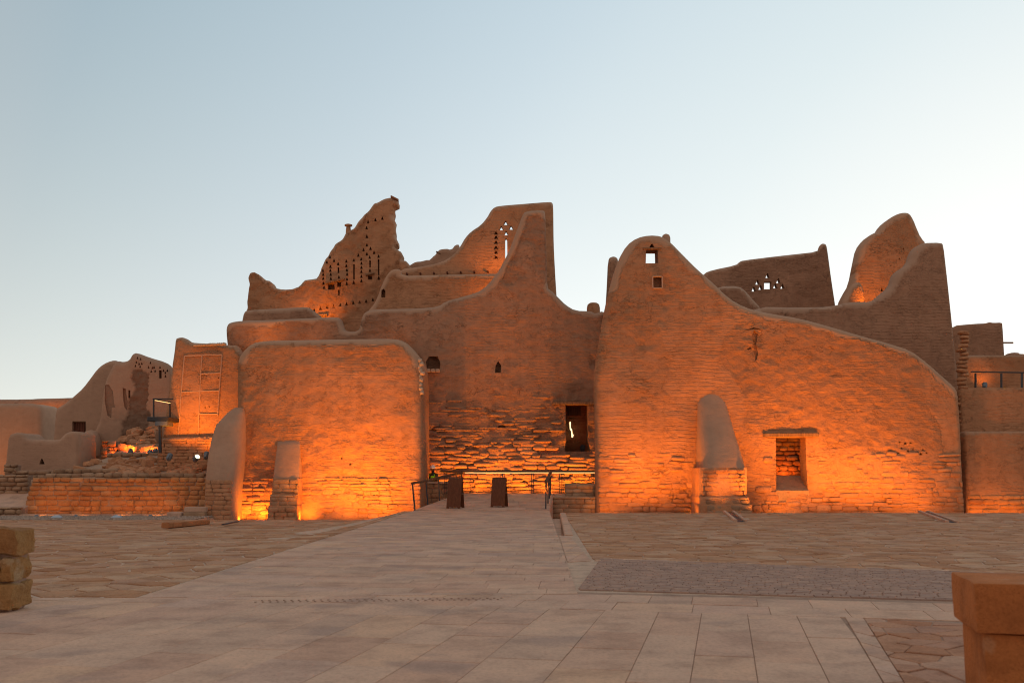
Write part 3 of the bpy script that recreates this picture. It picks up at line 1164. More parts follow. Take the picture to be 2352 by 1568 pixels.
dsk = in_px_rect(YC, 1297, 926, 1356, 1040)
zt = z_at(1012, YC)
stones(main, lambda z: U(930, 1050, YC).x, lambda z: U(1400, 1050, YC).x, z_at(1140, YC), zt, yface(YC, B_), STONE, (.14, .25), (.35, 1.15), (.035, .085), dsk,
       lambda x, z: .04 if z < zt - .5 else .35, 300, 31, .04, .34, mud=.55, hvar=.22, mudmat=MUD_DARK)
zt2 = z_at(905, YC)
stones(main, lambda z: U(975, 1000, YC).x, lambda z: U(1370, 1000, YC).x, zt, zt2, yface(YC, B_), MUD_DARK, (.09, .15), (.4, 1.1), (.03, .06), dsk,
       lambda x, z: .35 + .60 * min(1, (z - zt) / (zt2 - zt)), 0, 33, .05, .25, hvar=.3)
c1, c2 = U(1268, 926, YC + .16), U(1366, 926, YC + .16)
put('lintel', bar_me('lintel', c1 - main.location, c2 - main.location, .34, .14, TIMBER), main)
# niche sill of pale bricks
for k in range(3):
    p = U(984 + 10.5 * k, 851, YC - .05)
    put('brick', box_me('brick', .19, .22, .16, GYPSUM, .02), main, p - main.location)
# passage behind the doorway
pas = thing('passage', 'dim passage seen through the doorway of the main wall', 'passage', (U(1325, 1036, 51).x, 50.5, U(1325, 1036, 51).z))
pl_, pr_, pz0, pz1 = U(1270, 1040, 49.6), U(1395, 1040, 49.6), U(1300, 1044, 49.6).z, U(1300, 915, 49.6).z
put('floor', box_me('floor', pr_.x - pl_.x, 4.2, .1, EARTH, .01), pas, (0, 1.2, pz0 - .05 - pas.location.z))
put('ceiling', box_me('ceiling', pr_.x - pl_.x, 4.2, .15, TIMBER, .01), pas, (0, 1.2, pz1 + .08 - pas.location.z))
for s in (-1, 1):
    put('side_wall', box_me('side_wall', .3, 4.2, pz1 - pz0, MUD_DARK, .01), pas, (s * ((pr_.x - pl_.x) / 2 + .15), 1.2, (pz0 + pz1) / 2 - pas.location.z))
put('back_wall', box_me('back_wall', pr_.x - pl_.x, .3, pz1 - pz0, MUD_DARK, .01), pas, (0, 3.3, (pz0 + pz1) / 2 - pas.location.z))
put('beam', bar_me('beam', Vector((-1.1, 1.0, pz1 - pas.location.z - .55)), Vector((.25, 1.0, pz1 - pas.location.z - .55)), .3, .5, TIMBER), pas)
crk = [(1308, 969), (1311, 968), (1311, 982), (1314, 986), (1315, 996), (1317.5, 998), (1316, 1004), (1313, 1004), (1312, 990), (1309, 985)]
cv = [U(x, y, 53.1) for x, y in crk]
cm = mesh('painted_gap_light', [v for v in cv] + [v + Vector((0, .06, 0)) for v in cv],
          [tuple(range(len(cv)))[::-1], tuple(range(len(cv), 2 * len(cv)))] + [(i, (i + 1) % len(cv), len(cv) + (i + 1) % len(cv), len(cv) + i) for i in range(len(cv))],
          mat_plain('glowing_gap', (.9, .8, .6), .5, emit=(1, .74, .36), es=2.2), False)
tag(put('painted_gap_light', cm), 'jagged glowing strip painted as lamp light inside the doorway', 'painted light')  # emissive shape stands in for lamp light through a broken gap, no fitting

# --- square bastion left of the ramp
YB = 44.5
bas = thing('bastion', 'big square plastered bastion with rounded corners left of the ramp', 'ruin wall', (U(760, 1180, YB).x, YB, 0))
bas_px = [(540, 1240), (541, 1000), (541, 845), (543, 822), (553, 805), (574, 786), (602, 780), (760, 777), (905, 775), (930, 783), (950, 802), (963, 820), (968, 850), (970, 1000), (972, 1240)]
wall('wall', bas, bas_px, YB, 4.2, MUD, .02, .075, [
    ([(783, 1054), (787, 1054), (786, 1050), (783, 1050)], .3), ([(802, 1068), (807, 1068), (806, 1063), (802, 1064)], .3), ([(813, 1074), (816, 1074), (815, 1071)], .3)],
     amp=.09, seed=2, rnd=.42, rawamt=.75, capw=.35)
zb = z_at(1096, YB)
stones(bas, lambda z: U(541, 1150, YB).x + .15, lambda z: U(966, 1150, YB).x, z_at(1200, YB), zb, yface(YB, .02), STONE, (.13, .25), (.28, .85), (.02, .075), None,
       lambda x, z: .12, 300, 41, .04, .22, mud=.56, hvar=.25)
# stones in the loose right corner
rg = random.Random(3)
for k in range(11):
    p = U(966 + rg.uniform(-4, 5), 828 + k * 7.2 + rg.uniform(-2, 2), YB + .35)
    put('stone', stone_meshes(GROUT)[k % 9], bas, p - bas.location, (0, rg.uniform(-.2, .2), .5), (.11, .09, .09))
# left sweeping buttress
bt = buttress(bas, [(936, 538, 556, 44.35), (948, 520, 556, 44.1), (975, 494, 553, 43.75), (1010, 482, 549, 43.5), (1050, 474, 544, 43.2), (1098, 469, 537, 42.95), (1140, 467, 533, 42.85), (1240, 463, 528, 42.8)],
              45.2, PLASTER, seed=5, round_=.35)
# small stepped buttress
bt2 = buttress(bas, [(1012, 638, 689, 44.56), (1018, 637, 688, 44.46), (1060, 631, 687, 44.1), (1098, 627, 686, 43.8)], 45.0, PLASTER, seed=6, round_=.12)
bt3 = buttress(bas, [(1098, 626, 687, 43.76), (1134, 624, 686, 43.7), (1135, 620, 683, 43.55), (1160, 618, 682, 43.5), (1162, 616, 681, 43.35), (1240, 610, 681, 43.2)], 45.0, STONE, 'buttress_foot', seed=7, round_=.10, amp=.02)
for (y0, y1, xl_, xr_, Yq, host) in ((1240, 1100, 468, 534, 42.83, bas), (1240, 1164, 616, 681, 43.25, bas), (1160, 1136, 619, 683, 43.5, bas), (1132, 1100, 625, 686, 43.7, bas)):
    stones(host, lambda z, a=xl_, Yq=Yq: U(a, 1150, Yq).x + .03, lambda z, a=xr_, Yq=Yq: U(a, 1150, Yq).x - .03, U(600, y0, Yq).z, U(600, y1, Yq).z, lambda x, z, Yq=Yq: Yq + .02, STONE_DARK if y0 != 1240 else STONE,
           (.16, .23), (.3, .6), (.03, .055), None, None, 120, 60 + y1, .015, .01)

# --- right wing with the swept gable
YR = 45.0
wing = thing('gabled_wing', 'large plastered wing with a high swept gable, orange lit, right of the ramp', 'ruin wall', (U(1790, 1170, YR).x, YR, 0))
wing_px = [(1369, 1240), (1369, 1000), (1366, 888), (1368, 842), (1377, 781), (1392, 701), (1407, 640), (1422, 593), (1441, 560), (1465, 543), (1493, 537), (1521, 539), (1540, 551), (1572, 584), (1605, 617), (1638, 645),
           (1666, 673), (1694, 694), (1732, 710), (1783, 720), (1840, 729), (1910, 748), (1980, 769), (2050, 788), (2097, 803), (2135, 832), (2172, 865), (2199, 889), (2205, 902), (2210, 959), (2216, 1100), (2222, 1240)]
tri_peak = [(1491, 569), (1504, 569), (1499, 560), (1496, 560)]
wall('wall', wing, wing_px, YR, 1.0, MUD, .02, .075, [
    (tri_peak, None), ([(1483, 605), (1512, 605), (1511, 572), (1484, 572)], None), ([(1500, 661), (1520, 661), (1520, 636), (1500, 636)], .35),
    ([(1784, 1125), (1856, 1125), (1852, 1060), (1851, 1004), (1782, 1004)], None)] +
    [(q, .14) for q in ([(1732, 757), (1741, 768), (1737, 790), (1742, 812), (1736, 832), (1733, 812), (1730, 790), (1727, 770)], [(1716, 800), (1724, 797), (1727, 800), (1719, 804)], [(1707, 760), (1730, 752), (1752, 757), (1731, 756)])] +
    [(rect(a, c, a + s, c + s * .8), .25) for a, c, s in ((2066, 1014, 4), (2078, 1016, 5), (2090, 1015, 4), (2070, 1027, 4), (2084, 1033, 5), (2097, 1030, 4), (2105, 1036, 5), (2112, 1040, 6), (2062, 1038, 4), (2119, 1031, 4), (2126, 1038, 4))],
     amp=.08, seed=8, rnd=.30, rawamt=.8, capw=.34, rawdepth=.055,
     brickpoly=[(1500, 742), (1600, 735), (1700, 728), (1668, 770), (1655, 830), (1690, 880), (1600, 905), (1605, 1040), (1540, 1040), (1530, 900), (1545, 830)],
     rawpoly=[(1640, 800), (1668, 770), (1712, 754), (1760, 768), (1850, 800), (1905, 832), (2060, 855), (2150, 960), (2165, 1040), (1900, 1030), (1880, 985), (1750, 985), (1716, 1010), (1702, 900)])
wsk = in_px_rect(YR, 1780, 1000, 1858, 1128)
bsk = in_px_rect(YR, 1606, 1050, 1722, 1250)
zw = z_at(1040, YR)
zw1 = z_at(1106, YR)
stones(wing, lambda z: U(1370, 1150, YR).x + .1, lambda z: U(2219, 1150, YR).x - .1, z_at(1186, YR), zw, yface(YR, .02), STONE, (.11, .24), (.26, .85), (.02, .08),
       lambda x, z, hw: wsk(x, z, hw) or bsk(x, z, hw), lambda x, z: .12 if z < zw1 else .42, 300, 51, .05, .28, mud=.56, hvar=.3)
# lintels
a, c = U(1751, 999, YR + .12), U(1878, 998, YR + .12)
put('lintel', bar_me('lintel', a - wing.location, c - wing.location, .40, .17, TIMBER), wing)
a, c = U(1476, 571, YR - .03), U(1519, 571, YR - .03)
put('lintel', bar_me('lintel', a - wing.location, c - wing.location, .2, .07, TIMBER), wing)
fr = in_px_rect
for (x0, y0, x1, y1) in ((1498, 634, 1522, 636), (1498, 661, 1522, 663), (1498, 634, 1500, 663), (1520, 634, 1522, 663)):
    a, c = U(x0, y1, YR + .02), U(x1, y0, YR + .02)
    m_ = (a + c) / 2
    put('window_frame', box_me('window_frame', c.x - a.x, .12, c.z - a.z, GYPSUM, .01), wing, m_ - wing.location)
# splayed sill
a, c = U(1784, 1126, YR + .05), U(1856, 1126, YR + .05)
sv = [U(1783, 1126, YR - .0), U(1858, 1126, YR - .0), Vector((U(1858, 1126, YR).x, YR + 1.25, U(1790, 1092, YR + 1.25).z)), Vector((U(1783, 1126, YR).x, YR + 1.25, U(1790, 1092, YR + 1.25).z))]
sv2 = sv + [v - Vector((0, 0, .5)) for v in sv]
put('sill', mesh('sill', [v - wing.location for v in sv2], [(0, 1, 2, 3), (4, 5, 1, 0), (5, 6, 2, 1), (6, 7, 3, 2), (7, 4, 0, 3)], STONE_DARK, False), wing)
# chimney knob behind the peak
wk = U(1530, 552, YR + .6)
put('finial', lathe([(.20, -.4), (.20, .12), (.16, .24), (.06, .30)], 14, PLASTER, 'finial'), wing, wk - wing.location)
# swept buttress
bw = buttress(wing, [(902, 1620, 1650, 45.14), (906, 1611, 1659, 45.08), (918, 1604, 1667, 44.95), (950, 1606, 1677, 44.6), (1000, 1610, 1692, 44.0), (1050, 1615, 1708, 43.4), (1074, 1618, 1715, 43.15)], 45.6, PLASTER, seed=9, round_=.35)
bw2 = buttress(wing, [(1074, 1608, 1717, 43.18), (1100, 1608, 1718, 43.12), (1138, 1608, 1717, 43.1), (1142, 1608, 1722, 42.95), (1158, 1609, 1725, 42.9), (1160, 1609, 1730, 42.75), (1240, 1609, 1735, 42.7)], 45.6, STONE, 'buttress_foot', seed=10, round_=.18, amp=.03)
for y0, y1, xl_, xr_, Yq in ((1138, 1077, 1612, 1716, 43.1), (1158, 1142, 1620, 1722, 42.93), (1190, 1160, 1622, 1728, 42.75)):
    stones(wing, lambda z, a=xl_, Yq=Yq: U(a, 1150, Yq).x + .03, lambda z, a=xr_, Yq=Yq: U(a, 1150, Yq).x - .03, U(1660, y0, Yq).z, U(1660, y1, Yq).z, lambda x, z, Yq=Yq: Yq + .05, STONE if y0 == 1138 else STONE_DARK,
           (.16, .22), (.28, .6), (.04, .07), None, None, 120, 90 + y1, .02, .01)

# --- high end wall right, behind the wing (also the back of the lit window)
YT = 48.6
tower = thing('stepped_end_wall', 'tall mud brick wall with a stepped swept edge behind the right wing', 'ruin wall', (U(2000, 900, YT).x, YT, 0))
tower_px = [(1640, 1230), (1640, 760), (1746, 703), (1830, 705), (1910, 703), (1952, 692), (2008, 692), (2027, 674), (2051, 655), (2057, 632), (2066, 620), (2092, 603), (2099, 577), (2110, 563), (2123, 556), (2166, 555), (2171, 561),
            (2181, 650), (2191, 743), (2205, 890), (2225, 1230)]
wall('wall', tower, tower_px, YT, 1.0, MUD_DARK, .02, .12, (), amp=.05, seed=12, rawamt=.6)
stones(tower, lambda z: U(1740, 1050, YT).x, lambda z: U(1880, 1050, YT).x, z_at(1110, YT), z_at(1000, YT), yface(YT, .02), STONE_RED, (.18, .26), (.3, .7), (.08, .14), None, None, 200, 71, .03, .1)

# --- the tall curved wall behind it
YK = 52.5
horn = thing('horned_wall', 'tall wall ending in a rounded horn, furthest right of the high ruins', 'ruin wall', (U(2040, 700, YK).x, YK, 0))
horn_px = [(1925, 800), (1936, 694), (1948, 670), (1961, 649), (1971, 598), (1978, 565), (1994, 544), (2008, 534), (2020, 531), (2032, 512), (2050, 497), (2066, 489), (2080, 486), (2092, 488), (2101, 502), (2110, 525), (2119, 545), (2130, 556), (2150, 800)]
wall('wall', horn, horn_px, YK, 1.2, MUD, .02, .12, [(tri(2026, 664, 7, 10), .3), (tri(2066, 594, 4, 5), .2), (tri(2076, 571, 4, 5), .2), (tri(2047, 609, 3, 4), .2)], amp=.06, seed=13, rawamt=1.0)
low = thing('curved_parapet', 'short curved parapet lit orange below the horned wall', 'ruin wall', (U(1965, 690, 51).x, 51, 0))
wall('wall', low, [(1925, 790), (1935, 697), (1948, 672), (1960, 652), (1975, 645), (1984, 655), (1990, 680), (1995, 790)], 51.0, .6, MUD, .02, .12, (), seed=14, capw=.2)

# --- rear wall with pierced window
YP = 56.0
pier_w = thing('pierced_wall', 'rear wall with a square window ringed by triangular vents', 'ruin wall', (U(1770, 700, YP).x, YP, 0))
hh = [(rect(1755, 647, 1772, 664), None)]
for z_, (xx, yy) in enumerate(((887, 305), (838, 337), (820, 370), (853, 362), (940, 330), (925, 355), (960, 357))):
    hh.append((tri(1347.5 + xx * .46873, 490 + yy * .46873, 10, 11), None))
wall('wall', pier_w, [(1590, 800), (1600, 650), (1619, 626), (1638, 619), (1692, 608), (1700, 600), (1708, 597), (1780, 588), (1880, 577), (1883, 566), (1888, 559), (1894, 558), (1900, 561), (1903, 580), (1911, 640), (1922, 712), (1930, 800)],
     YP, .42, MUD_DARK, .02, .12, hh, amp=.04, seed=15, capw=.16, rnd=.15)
inner = thing('inner_parapet', 'low rounded parapet between the gable and the pierced wall', 'ruin wall', (U(1690, 700, 52).x, 52, 0))
wall('wall', inner, [(1620, 790), (1640, 672), (1652, 656), (1699, 655), (1716, 668), (1734, 690), (1750, 706), (1765, 790)], 52.0, .8, MUD_DARK, .02, .13, (), seed=16, capw=.22)
# --- slab wall left of the gable and knob
sl = thing('slab_pier', 'narrow upright pier just left of the swept gable', 'ruin wall', (U(1405, 700, 52).x, 52, 0))
wall('wall', sl, [(1388, 800), (1392, 720), (1396, 660), (1399, 592), (1405, 588), (1413, 587), (1421, 593), (1432, 660), (1440, 800)], 52.0, .9, MUD_DARK, .02, .12, (), seed=17, capw=.2)
kn = thing('parapet_knob', 'small rounded knob standing on the wall top left of the gable', 'finial', U(1363, 712, 49.6))
kv = lathe([(.34, -.3), (.33, .12), (.29, .28), (.18, .36), (.05, .38)], 16, MUD, 'knob')
put('knob', kv, kn)

# --- back high wall with vents
YH = 53.5
high_w = thing('tall_back_wall', 'tallest back wall with a swept shoulder and a cross of triangular vents', 'ruin wall', (U(1150, 620, YH).x, YH, 0))
hz = []
for (xx, yy) in ((1112, 303), (1075, 348), (1158, 342), (1115, 390)):
    hz.append((tri(857.5 + xx * .2734, 428.75 + yy * .2734, 11, 10), None))
for yy in (388, 424, 466, 510, 550, 592):
    hz.append((tri(857.5 + 1030 * .2734, 428.75 + yy * .2734, 10, 8), .35))
hz.append(([(857.5 + 1107 * .2734, 428.75 + 600 * .2734), (857.5 + 1126 * .2734, 428.75 + 600 * .2734), (857.5 + 1124 * .2734, 428.75 + 440 * .2734), (857.5 + 1115 * .2734, 428.75 + 428 * .2734), (857.5 + 1108 * .2734, 428.75 + 440 * .2734)], None))
wall('wall', high_w, [(880, 760), (905, 640), (919, 617), (955, 613), (1000, 605), (1026, 595), (1047, 579), (1058, 563), (1068, 545), (1082, 530), (1104, 516), (1119, 498), (1127, 483), (1136, 474), (1150, 471), (1200, 467), (1262, 462), (1269, 464),
      (1271, 472), (1272, 560), (1275, 620), (1280, 700), (1285, 760)], YH, .45, MUD, .02, .11, hz, amp=.04, seed=18, rnd=.16, capw=.18, rawamt=.5)
for k in range(7):
    p = U(934 + k * 31, 628 - k * .9, YH - .05)
    put('beam_end', bar_me('beam_end', p - high_w.location, p + Vector((0, .3, 0)) - high_w.location, .09, .09, DOORWOOD), high_w)
# terrace wall in front of it
YA = 51.0
terr = thing('terrace_wall', 'orange lit terrace wall with a rounded pilaster below the tallest wall', 'ruin wall', (U(1000, 680, YA).x, YA, 0))
wall('wall', terr, [(830, 780), (842, 715), (858, 697), (867, 678), (876, 652), (889, 627), (901, 616.5), (919, 616), (922, 632), (1000, 630), (1135, 627), (1200, 626), (1210, 780)], YA, .9, MUD, .02, .1,
     [([(875, 683), (885, 683), (885, 668), (881, 663), (876, 666)], .5)], amp=.06, seed=19, rawamt=.7)
buttress(terr, [(672, 893, 916, YA + .9), (676, 890, 918, YA + .62), (700, 890, 918, YA + .55), (780, 889, 919, YA + .5)], YA + 1.4, PLASTER, 'pilaster', seed=3, round_=.6)
# rubble behind
rub = thing('rubble_wall', 'eroded grey rubble wall top behind the tall back wall', 'ruin wall', (U(1000, 600, 57).x, 57, 0))
wall('wall', rub, [(920, 680), (935, 609), (952, 602), (975, 597), (990, 596), (1003, 581), (1012, 571), (1023, 568), (1035, 572), (1046, 561), (1056, 560), (1080, 680)], 57.0, .8, PLASTER, .02, .13, (), amp=.10, seed=20, rawamt=1.0, jit=.06, capw=0)
p = U(1002, 578, 56.9)
put('spout', bar_me('spout', p - rub.location, p + Vector((.25, .1, -.12)) - rub.location, .09, .09, TIMBER), rub)

# --- the fin shaped ruin
YF = 55.0
fin = thing('fin_ruin', 'pointed fin shaped ruin with rows of triangular niches and a broken right edge', 'ruin wall', (U(760, 700, YF).x, YF, 0))
R3 = lambda x, y: (490 + x * .2422, 416.5 + y * .2422)
fin_px = [R3(250, 1560), R3(310, 1240), R3(325, 1100), R3(340, 870), R3(355, 862), R3(385, 860), R3(430, 880), R3(475, 940), R3(520, 945), R3(560, 985), R3(600, 1015), R3(650, 1028), R3(740, 1015), R3(800, 1000), R3(830, 975), R3(862, 930),
          R3(970, 918), R3(990, 890), R3(1020, 820), R3(1060, 740), R3(1100, 670), R3(1160, 600), R3(1250, 500), R3(1310, 455), R3(1380, 375), R3(1450, 295), R3(1540, 200), R3(1620, 165), R3(1700, 150), R3(1735, 170), R3(1750, 185),
          R3(1745, 222), R3(1712, 245), R3(1718, 290), R3(1706, 330), R3(1726, 370), R3(1718, 440), R3(1724, 520), R3(1742, 560), R3(1738, 605), R3(1716, 612), R3(1750, 640), R3(1775, 665), R3(1792, 700), R3(1788, 745), R3(1830, 755), R3(1868, 795), R3(1900, 900), R3(1900, 1560)]
fh = []
for (x, y) in ((1602, 350), (1537, 365), (1467, 383), (1453, 440), (1455, 520), (1455, 600), (1422, 645), (1490, 635), (1455, 685), (1523, 672), (1372, 697), (1482, 718), (1566, 708), (1105, 716), (1076, 765), (1145, 750), (1183, 780),
               (1260, 755), (1330, 744), (1400, 735), (1108, 805), (1260, 800), (1404, 775), (1404, 815), (1266, 840), (1108, 842), (1404, 855), (1268, 880), (1112, 880), (1113, 920), (1404, 900), (1266, 925), (1190, 907), (1330, 955), (1404, 942), (1264, 965),
               (1038, 843), (1040, 880), (1041, 918), (1043, 962), (1046, 1003), (1485, 843), (1567, 913), (952, 1213), (1013, 1200), (1074, 1186), (1134, 1178), (1198, 1165), (1260, 1158), (1324, 1148), (1384, 1140), (1446, 1132), (1510, 1118)):
    fh.append((tri(*R3(x, y), 6.6, 7.8), .35))
for (x, y0, y1) in ((1186, 815, 870), (1333, 785, 930), (1486, 750, 815), (1567, 738, 890), (1187, 1025, 1080)):
    a, c = R3(x - 8, y0), R3(x + 8, y1)
    fh.append((rect(a[0], a[1], c[0], c[1]), .4))
for (x0, y0, x1, y1, dpt) in ((1085, 968, 1148, 1025, .6), (1172, 950, 1212, 1000, .5), (1465, 895, 1505, 932, .5)):
    a, c = R3(x0, y0), R3(x1, y1)
    fh.append((rect(a[0], a[1], c[0], c[1]), dpt))
wall('wall', fin, fin_px, YF, 1.1, MUD, .01, .1, fh, amp=.07, seed=22, capw=.14, jit=.06, chk=0, rawamt=1.0, rnd=.10, rawdepth=.13,
     rawpoly=[R3(930, 960), R3(1180, 990), R3(1500, 960), R3(1760, 760), R3(1900, 1200), R3(1200, 1300), R3(900, 1250)])
for (x0, y0, x1, y1) in ((1062, 966, 1242, 925), (1445, 887, 1525, 868), (1000, 1270, 1080, 1268)):
    a, c = R3(x0, y0), R3(x1, y1)
    put('lintel', bar_me('lintel', U(*a, YF + .0) - fin.location, U(*c, YF + .0) - fin.location, .25, .11, TIMBER), fin)
p = U(*R3(1280, 480), YF + .5)
put('finial', lathe([(.16, -.5), (.14, .15), (.12, .3), (.22, .34), (.22, .42), (.1, .46)], 12, MUD, 'finial'), fin, p - fin.location)
pl_me = box_me('cap_stone', .50, .8, .07, MUD_DARK, .02)
a = U(*R3(1720, 172), YF + .4)
put('cap_stone', pl_me, fin, a - fin.location, (0, .45, .1))
# low parapets before the fin
par = thing('long_parapet', 'long low parapet with a rounded plaster cap below the fin ruin', 'ruin wall', (U(640, 720, 52).x, 52, 0))
wall('wall', par, [(545, 790), (554, 735), (558, 716), (566, 711), (640, 707), (698, 703.5), (709, 705), (724, 716), (738, 727), (760, 790)], 51.5, .9, MUD_DARK, .02, .1, (), seed=23, capw=.20, amp=.04)

# --- panel facade at the left
YL = 47.3
pan = thing('panelled_facade', 'orange lit facade divided by thin raised gypsum lines, left of the bastion', 'ruin wall', (U(460, 1000, YL).x, YL, 0))
R1 = lambda x, y: (x * .3125, 735 + y * .3125)
wall('wall', pan, [R1(1180, 880), R1(1195, 780), R1(1235, 500), R1(1262, 300), R1(1278, 200), R1(1284, 135), R1(1300, 127), R1(1340, 124), R1(1362, 140), R1(1390, 163), R1(1500, 166), R1(1600, 170), R1(1650, 175), R1(1760, 185), R1(1800, 880)],
     YL, 1.0, MUD, .03, .09, [(tri(*R1(1605, 423), 3, 3), .2), (rect(479, 932, 482, 935), .2), (rect(470, 934, 473, 937), .2)], amp=.05, seed=24, capw=.12, jit=.02, rawamt=.5, chk=1)


def strip(poly, w=.035):
    for a, c in zip(poly[:-1], poly[1:]):
        p, q = U(*R1(*a), YL - .03, .03), U(*R1(*c), YL - .03, .03)
        put('gypsum_line', bar_me('gypsum_line', p - pan.location, q - pan.location, w, .05, GYPSUM), pan)


for pth in ([(1355, 265), (1333, 520), (1310, 860)], [(1485, 260), (1475, 400), (1455, 855)], [(1632, 255), (1618, 440), (1600, 705)], [(1355, 265), (1485, 258), (1632, 255)], [(1332, 530), (1468, 522), (1612, 520)], [(1478, 395), (1620, 388)], [(1460, 690), (1604, 690)]):
    strip(pth)
# coping stones along its top
rg = random.Random(8)
for k in range(16):
    p = U(*R1(1440 + k * 14, 186 - k * .7), YL - .02)
    put('stone', stone_meshes(GROUT)[k % 9], pan, p - pan.location, (0, rg.uniform(-.3, .3), 0), (.085 + rg.random() * .04, .09, .05 + rg.random() * .02))
pln = thing('brick_plinth', 'brick plinth with a plaster ledge under the panelled facade', 'plinth', (U(430, 1050, 46.9).x, 46.9, U(430, 1060, 46.9).z))
wall('wall', pln, [(358, 1080), (362, 1015), (366, 1010), (378, 1004), (560, 1000), (565, 1080)], 46.9, .9, MUD, .02, .09, (), seed=25, amp=.03, capw=.15, rnd=.1)
stones(pln, lambda z: U(362, 1040, 46.9).x, lambda z: U(500, 1040, 46.9).x, U(400, 1078, 46.9).z, U(400, 1013, 46.9).z, yface(46.9, .02), STONE, (.13, .16), (.3, .55), (.02, .04), None, None, 200, 78, .01, .02, name='brick')

# --- far left ruins
lft = thing('curved_plaster_wall', 'smooth plastered wall curving down to the left with a small wooden door', 'ruin wall', (U(200, 1000, 57).x, 57, 0))
wall('wall', lft, [(115, 1080), (125, 940), (131, 935), (147, 926), (169, 907), (187, 891), (206, 866), (219, 848), (234, 835), (253, 827), (266, 827), (285, 840), (290, 1080)], 57.0, .8, PLASTER, .02, .12,
     [(rect(166, 967, 197, 1006), .5)], seed=26, amp=.03, capw=0, rawamt=0)
a, c = U(166.5, 1006, 57.35), U(196.5, 968, 57.35)
dr = put('door', box_me('door', c.x - a.x, .08, c.z - a.z, DOORWOOD, .01), lft, (a + c) / 2 - lft.location)
for k in range(5):
    put('plank', box_me('plank', (c.x - a.x) / 5 - .02, .03, c.z - a.z - .04, DOORWOOD, .008), dr, ((k - 2) * (c.x - a.x) / 5, -.05, 0))
put('lintel', box_me('lintel', c.x - a.x + .1, .12, .08, TIMBER, .01), lft, Vector(((a.x + c.x) / 2, 57.25, c.z)) - lft.location)
ero = thing('eroded_gable', 'half eroded plastered gable with triangular vents and a dark rubble patch', 'ruin wall', (U(310, 1000, 54).x, 54, 0))
eh = []
for (x, y) in ((1010, 277), (1033, 285), (1002, 307), (1022, 320), (1042, 318), (995, 335), (1030, 340), (1105, 312), (1120, 350), (1092, 345), (1132, 345), (1140, 372), (1112, 375), (1176, 345), (1215, 385), (1216, 410), (1228, 370), (1202, 370)):
    eh.append((tri(*R1(x, y), 4.8, 6), .3))
eh += [(rect(*R1(1168, 368), *R1(1188, 428)), .4), (rect(*R1(943, 514), *R1(958, 572)), .4)]
for pz in ([(768, 475), (800, 475), (830, 520), (840, 610), (845, 640), (822, 640), (818, 720), (790, 700), (770, 600)], [(902, 497), (925, 505), (932, 560), (940, 600), (935, 665), (915, 640), (905, 570)]):
    eh.append(([R1(*q) for q in pz], .12))
wall('wall', ero, [(196, 1080), (199, 1040), (204, 1005), (215, 985), (226, 962), (231, 905), (237, 877), (247, 852), (257, 833), (266, 827), (278, 830), (292, 826), (299, 812), (309, 808), (337, 819), (375, 830), (389, 841), (398, 860), (400, 1080)],
     54.0, .9, PLASTER, .02, .1, eh, seed=27, amp=.04, capw=.0, rawamt=0, rnd=.35, rawdepth=.14,
     rawpoly=[R1(975, 375), R1(1040, 355), R1(1095, 385), R1(1098, 480), R1(1085, 600), R1(1100, 700), R1(1110, 900), R1(880, 900), R1(888, 770), R1(945, 730), R1(950, 600), R1(975, 480)])
put('lump', lathe([(.5, -.9), (.55, -.2), (.45, .2), (.25, .42), (.05, .48)], 16, PLASTER, 'lump'), ero, U(208, 1008, 53.6) - ero.location)
lw = thing('low_plaster_wall', 'low pale plastered wall with stepped merlons and a triangular vent', 'ruin wall', (U(100, 1060, 49).x, 49, U(100, 1080, 49).z))
wall('wall', lw, [(6, 1125), (10, 1066), (14, 1030), (17, 1001), (28, 994), (44, 993), (54, 999), (59, 1008), (95, 1009), (134, 1010), (141, 1002), (148, 995), (160, 990), (176, 990), (181, 1000), (181, 1125)], 49.0, 2.2, PLASTER, .01, .1,
     [(tri(96, 1059, 13, 13), .6)], seed=28, amp=.02, capw=0, rawamt=0, rnd=.16)
hs = thing('plaster_house', 'plain plastered house block at the far left edge', 'building', (U(40, 1000, 59).x, 59, 0))
wall('wall', hs, [(-90, 1110), (-90, 927), (0, 926), (60, 925), (80, 927), (92, 931), (95, 940), (96, 1110)], 58.5, 2.4, PLASTER, .01, .14, (), seed=29, amp=.02, capw=0, rawamt=0, rnd=.15)
esc = put('rock_escarpment', None)
bpy.data.objects.remove(esc)
EV, EF = [], []
nx_, nz_ = 90, 14
for j in range(nz_ + 1):
    for i in range(nx_ + 1):
        x = -70 + 56 * i / nx_
        t = j / nz_
        z = -1 + 8.6 * min(t * 1.25, 1)
        y = 78 + (t * 4 if t < .8 else 3.2 + (t - .8) * 60)
        y += (float(fbm(x * .25, z * .9, 4, 77)) - .5) * 5 * (1 if t < .8 else .3)
        z += (float(fbm(x * .15, 3.3, 3, 78)) - .5) * .25
        EV.append((x, y, z))
for j in range(nz_):
    for i in range(nx_):
        a = j * (nx_ + 1) + i
        EF.append((a, a + 1, a + nx_ + 2, a + nx_ + 1))
tag(put('rock_escarpment', mesh('rock_escarpment', EV, EF, MUD_DARK)), 'flat topped rocky escarpment beyond the house', kind='structure')

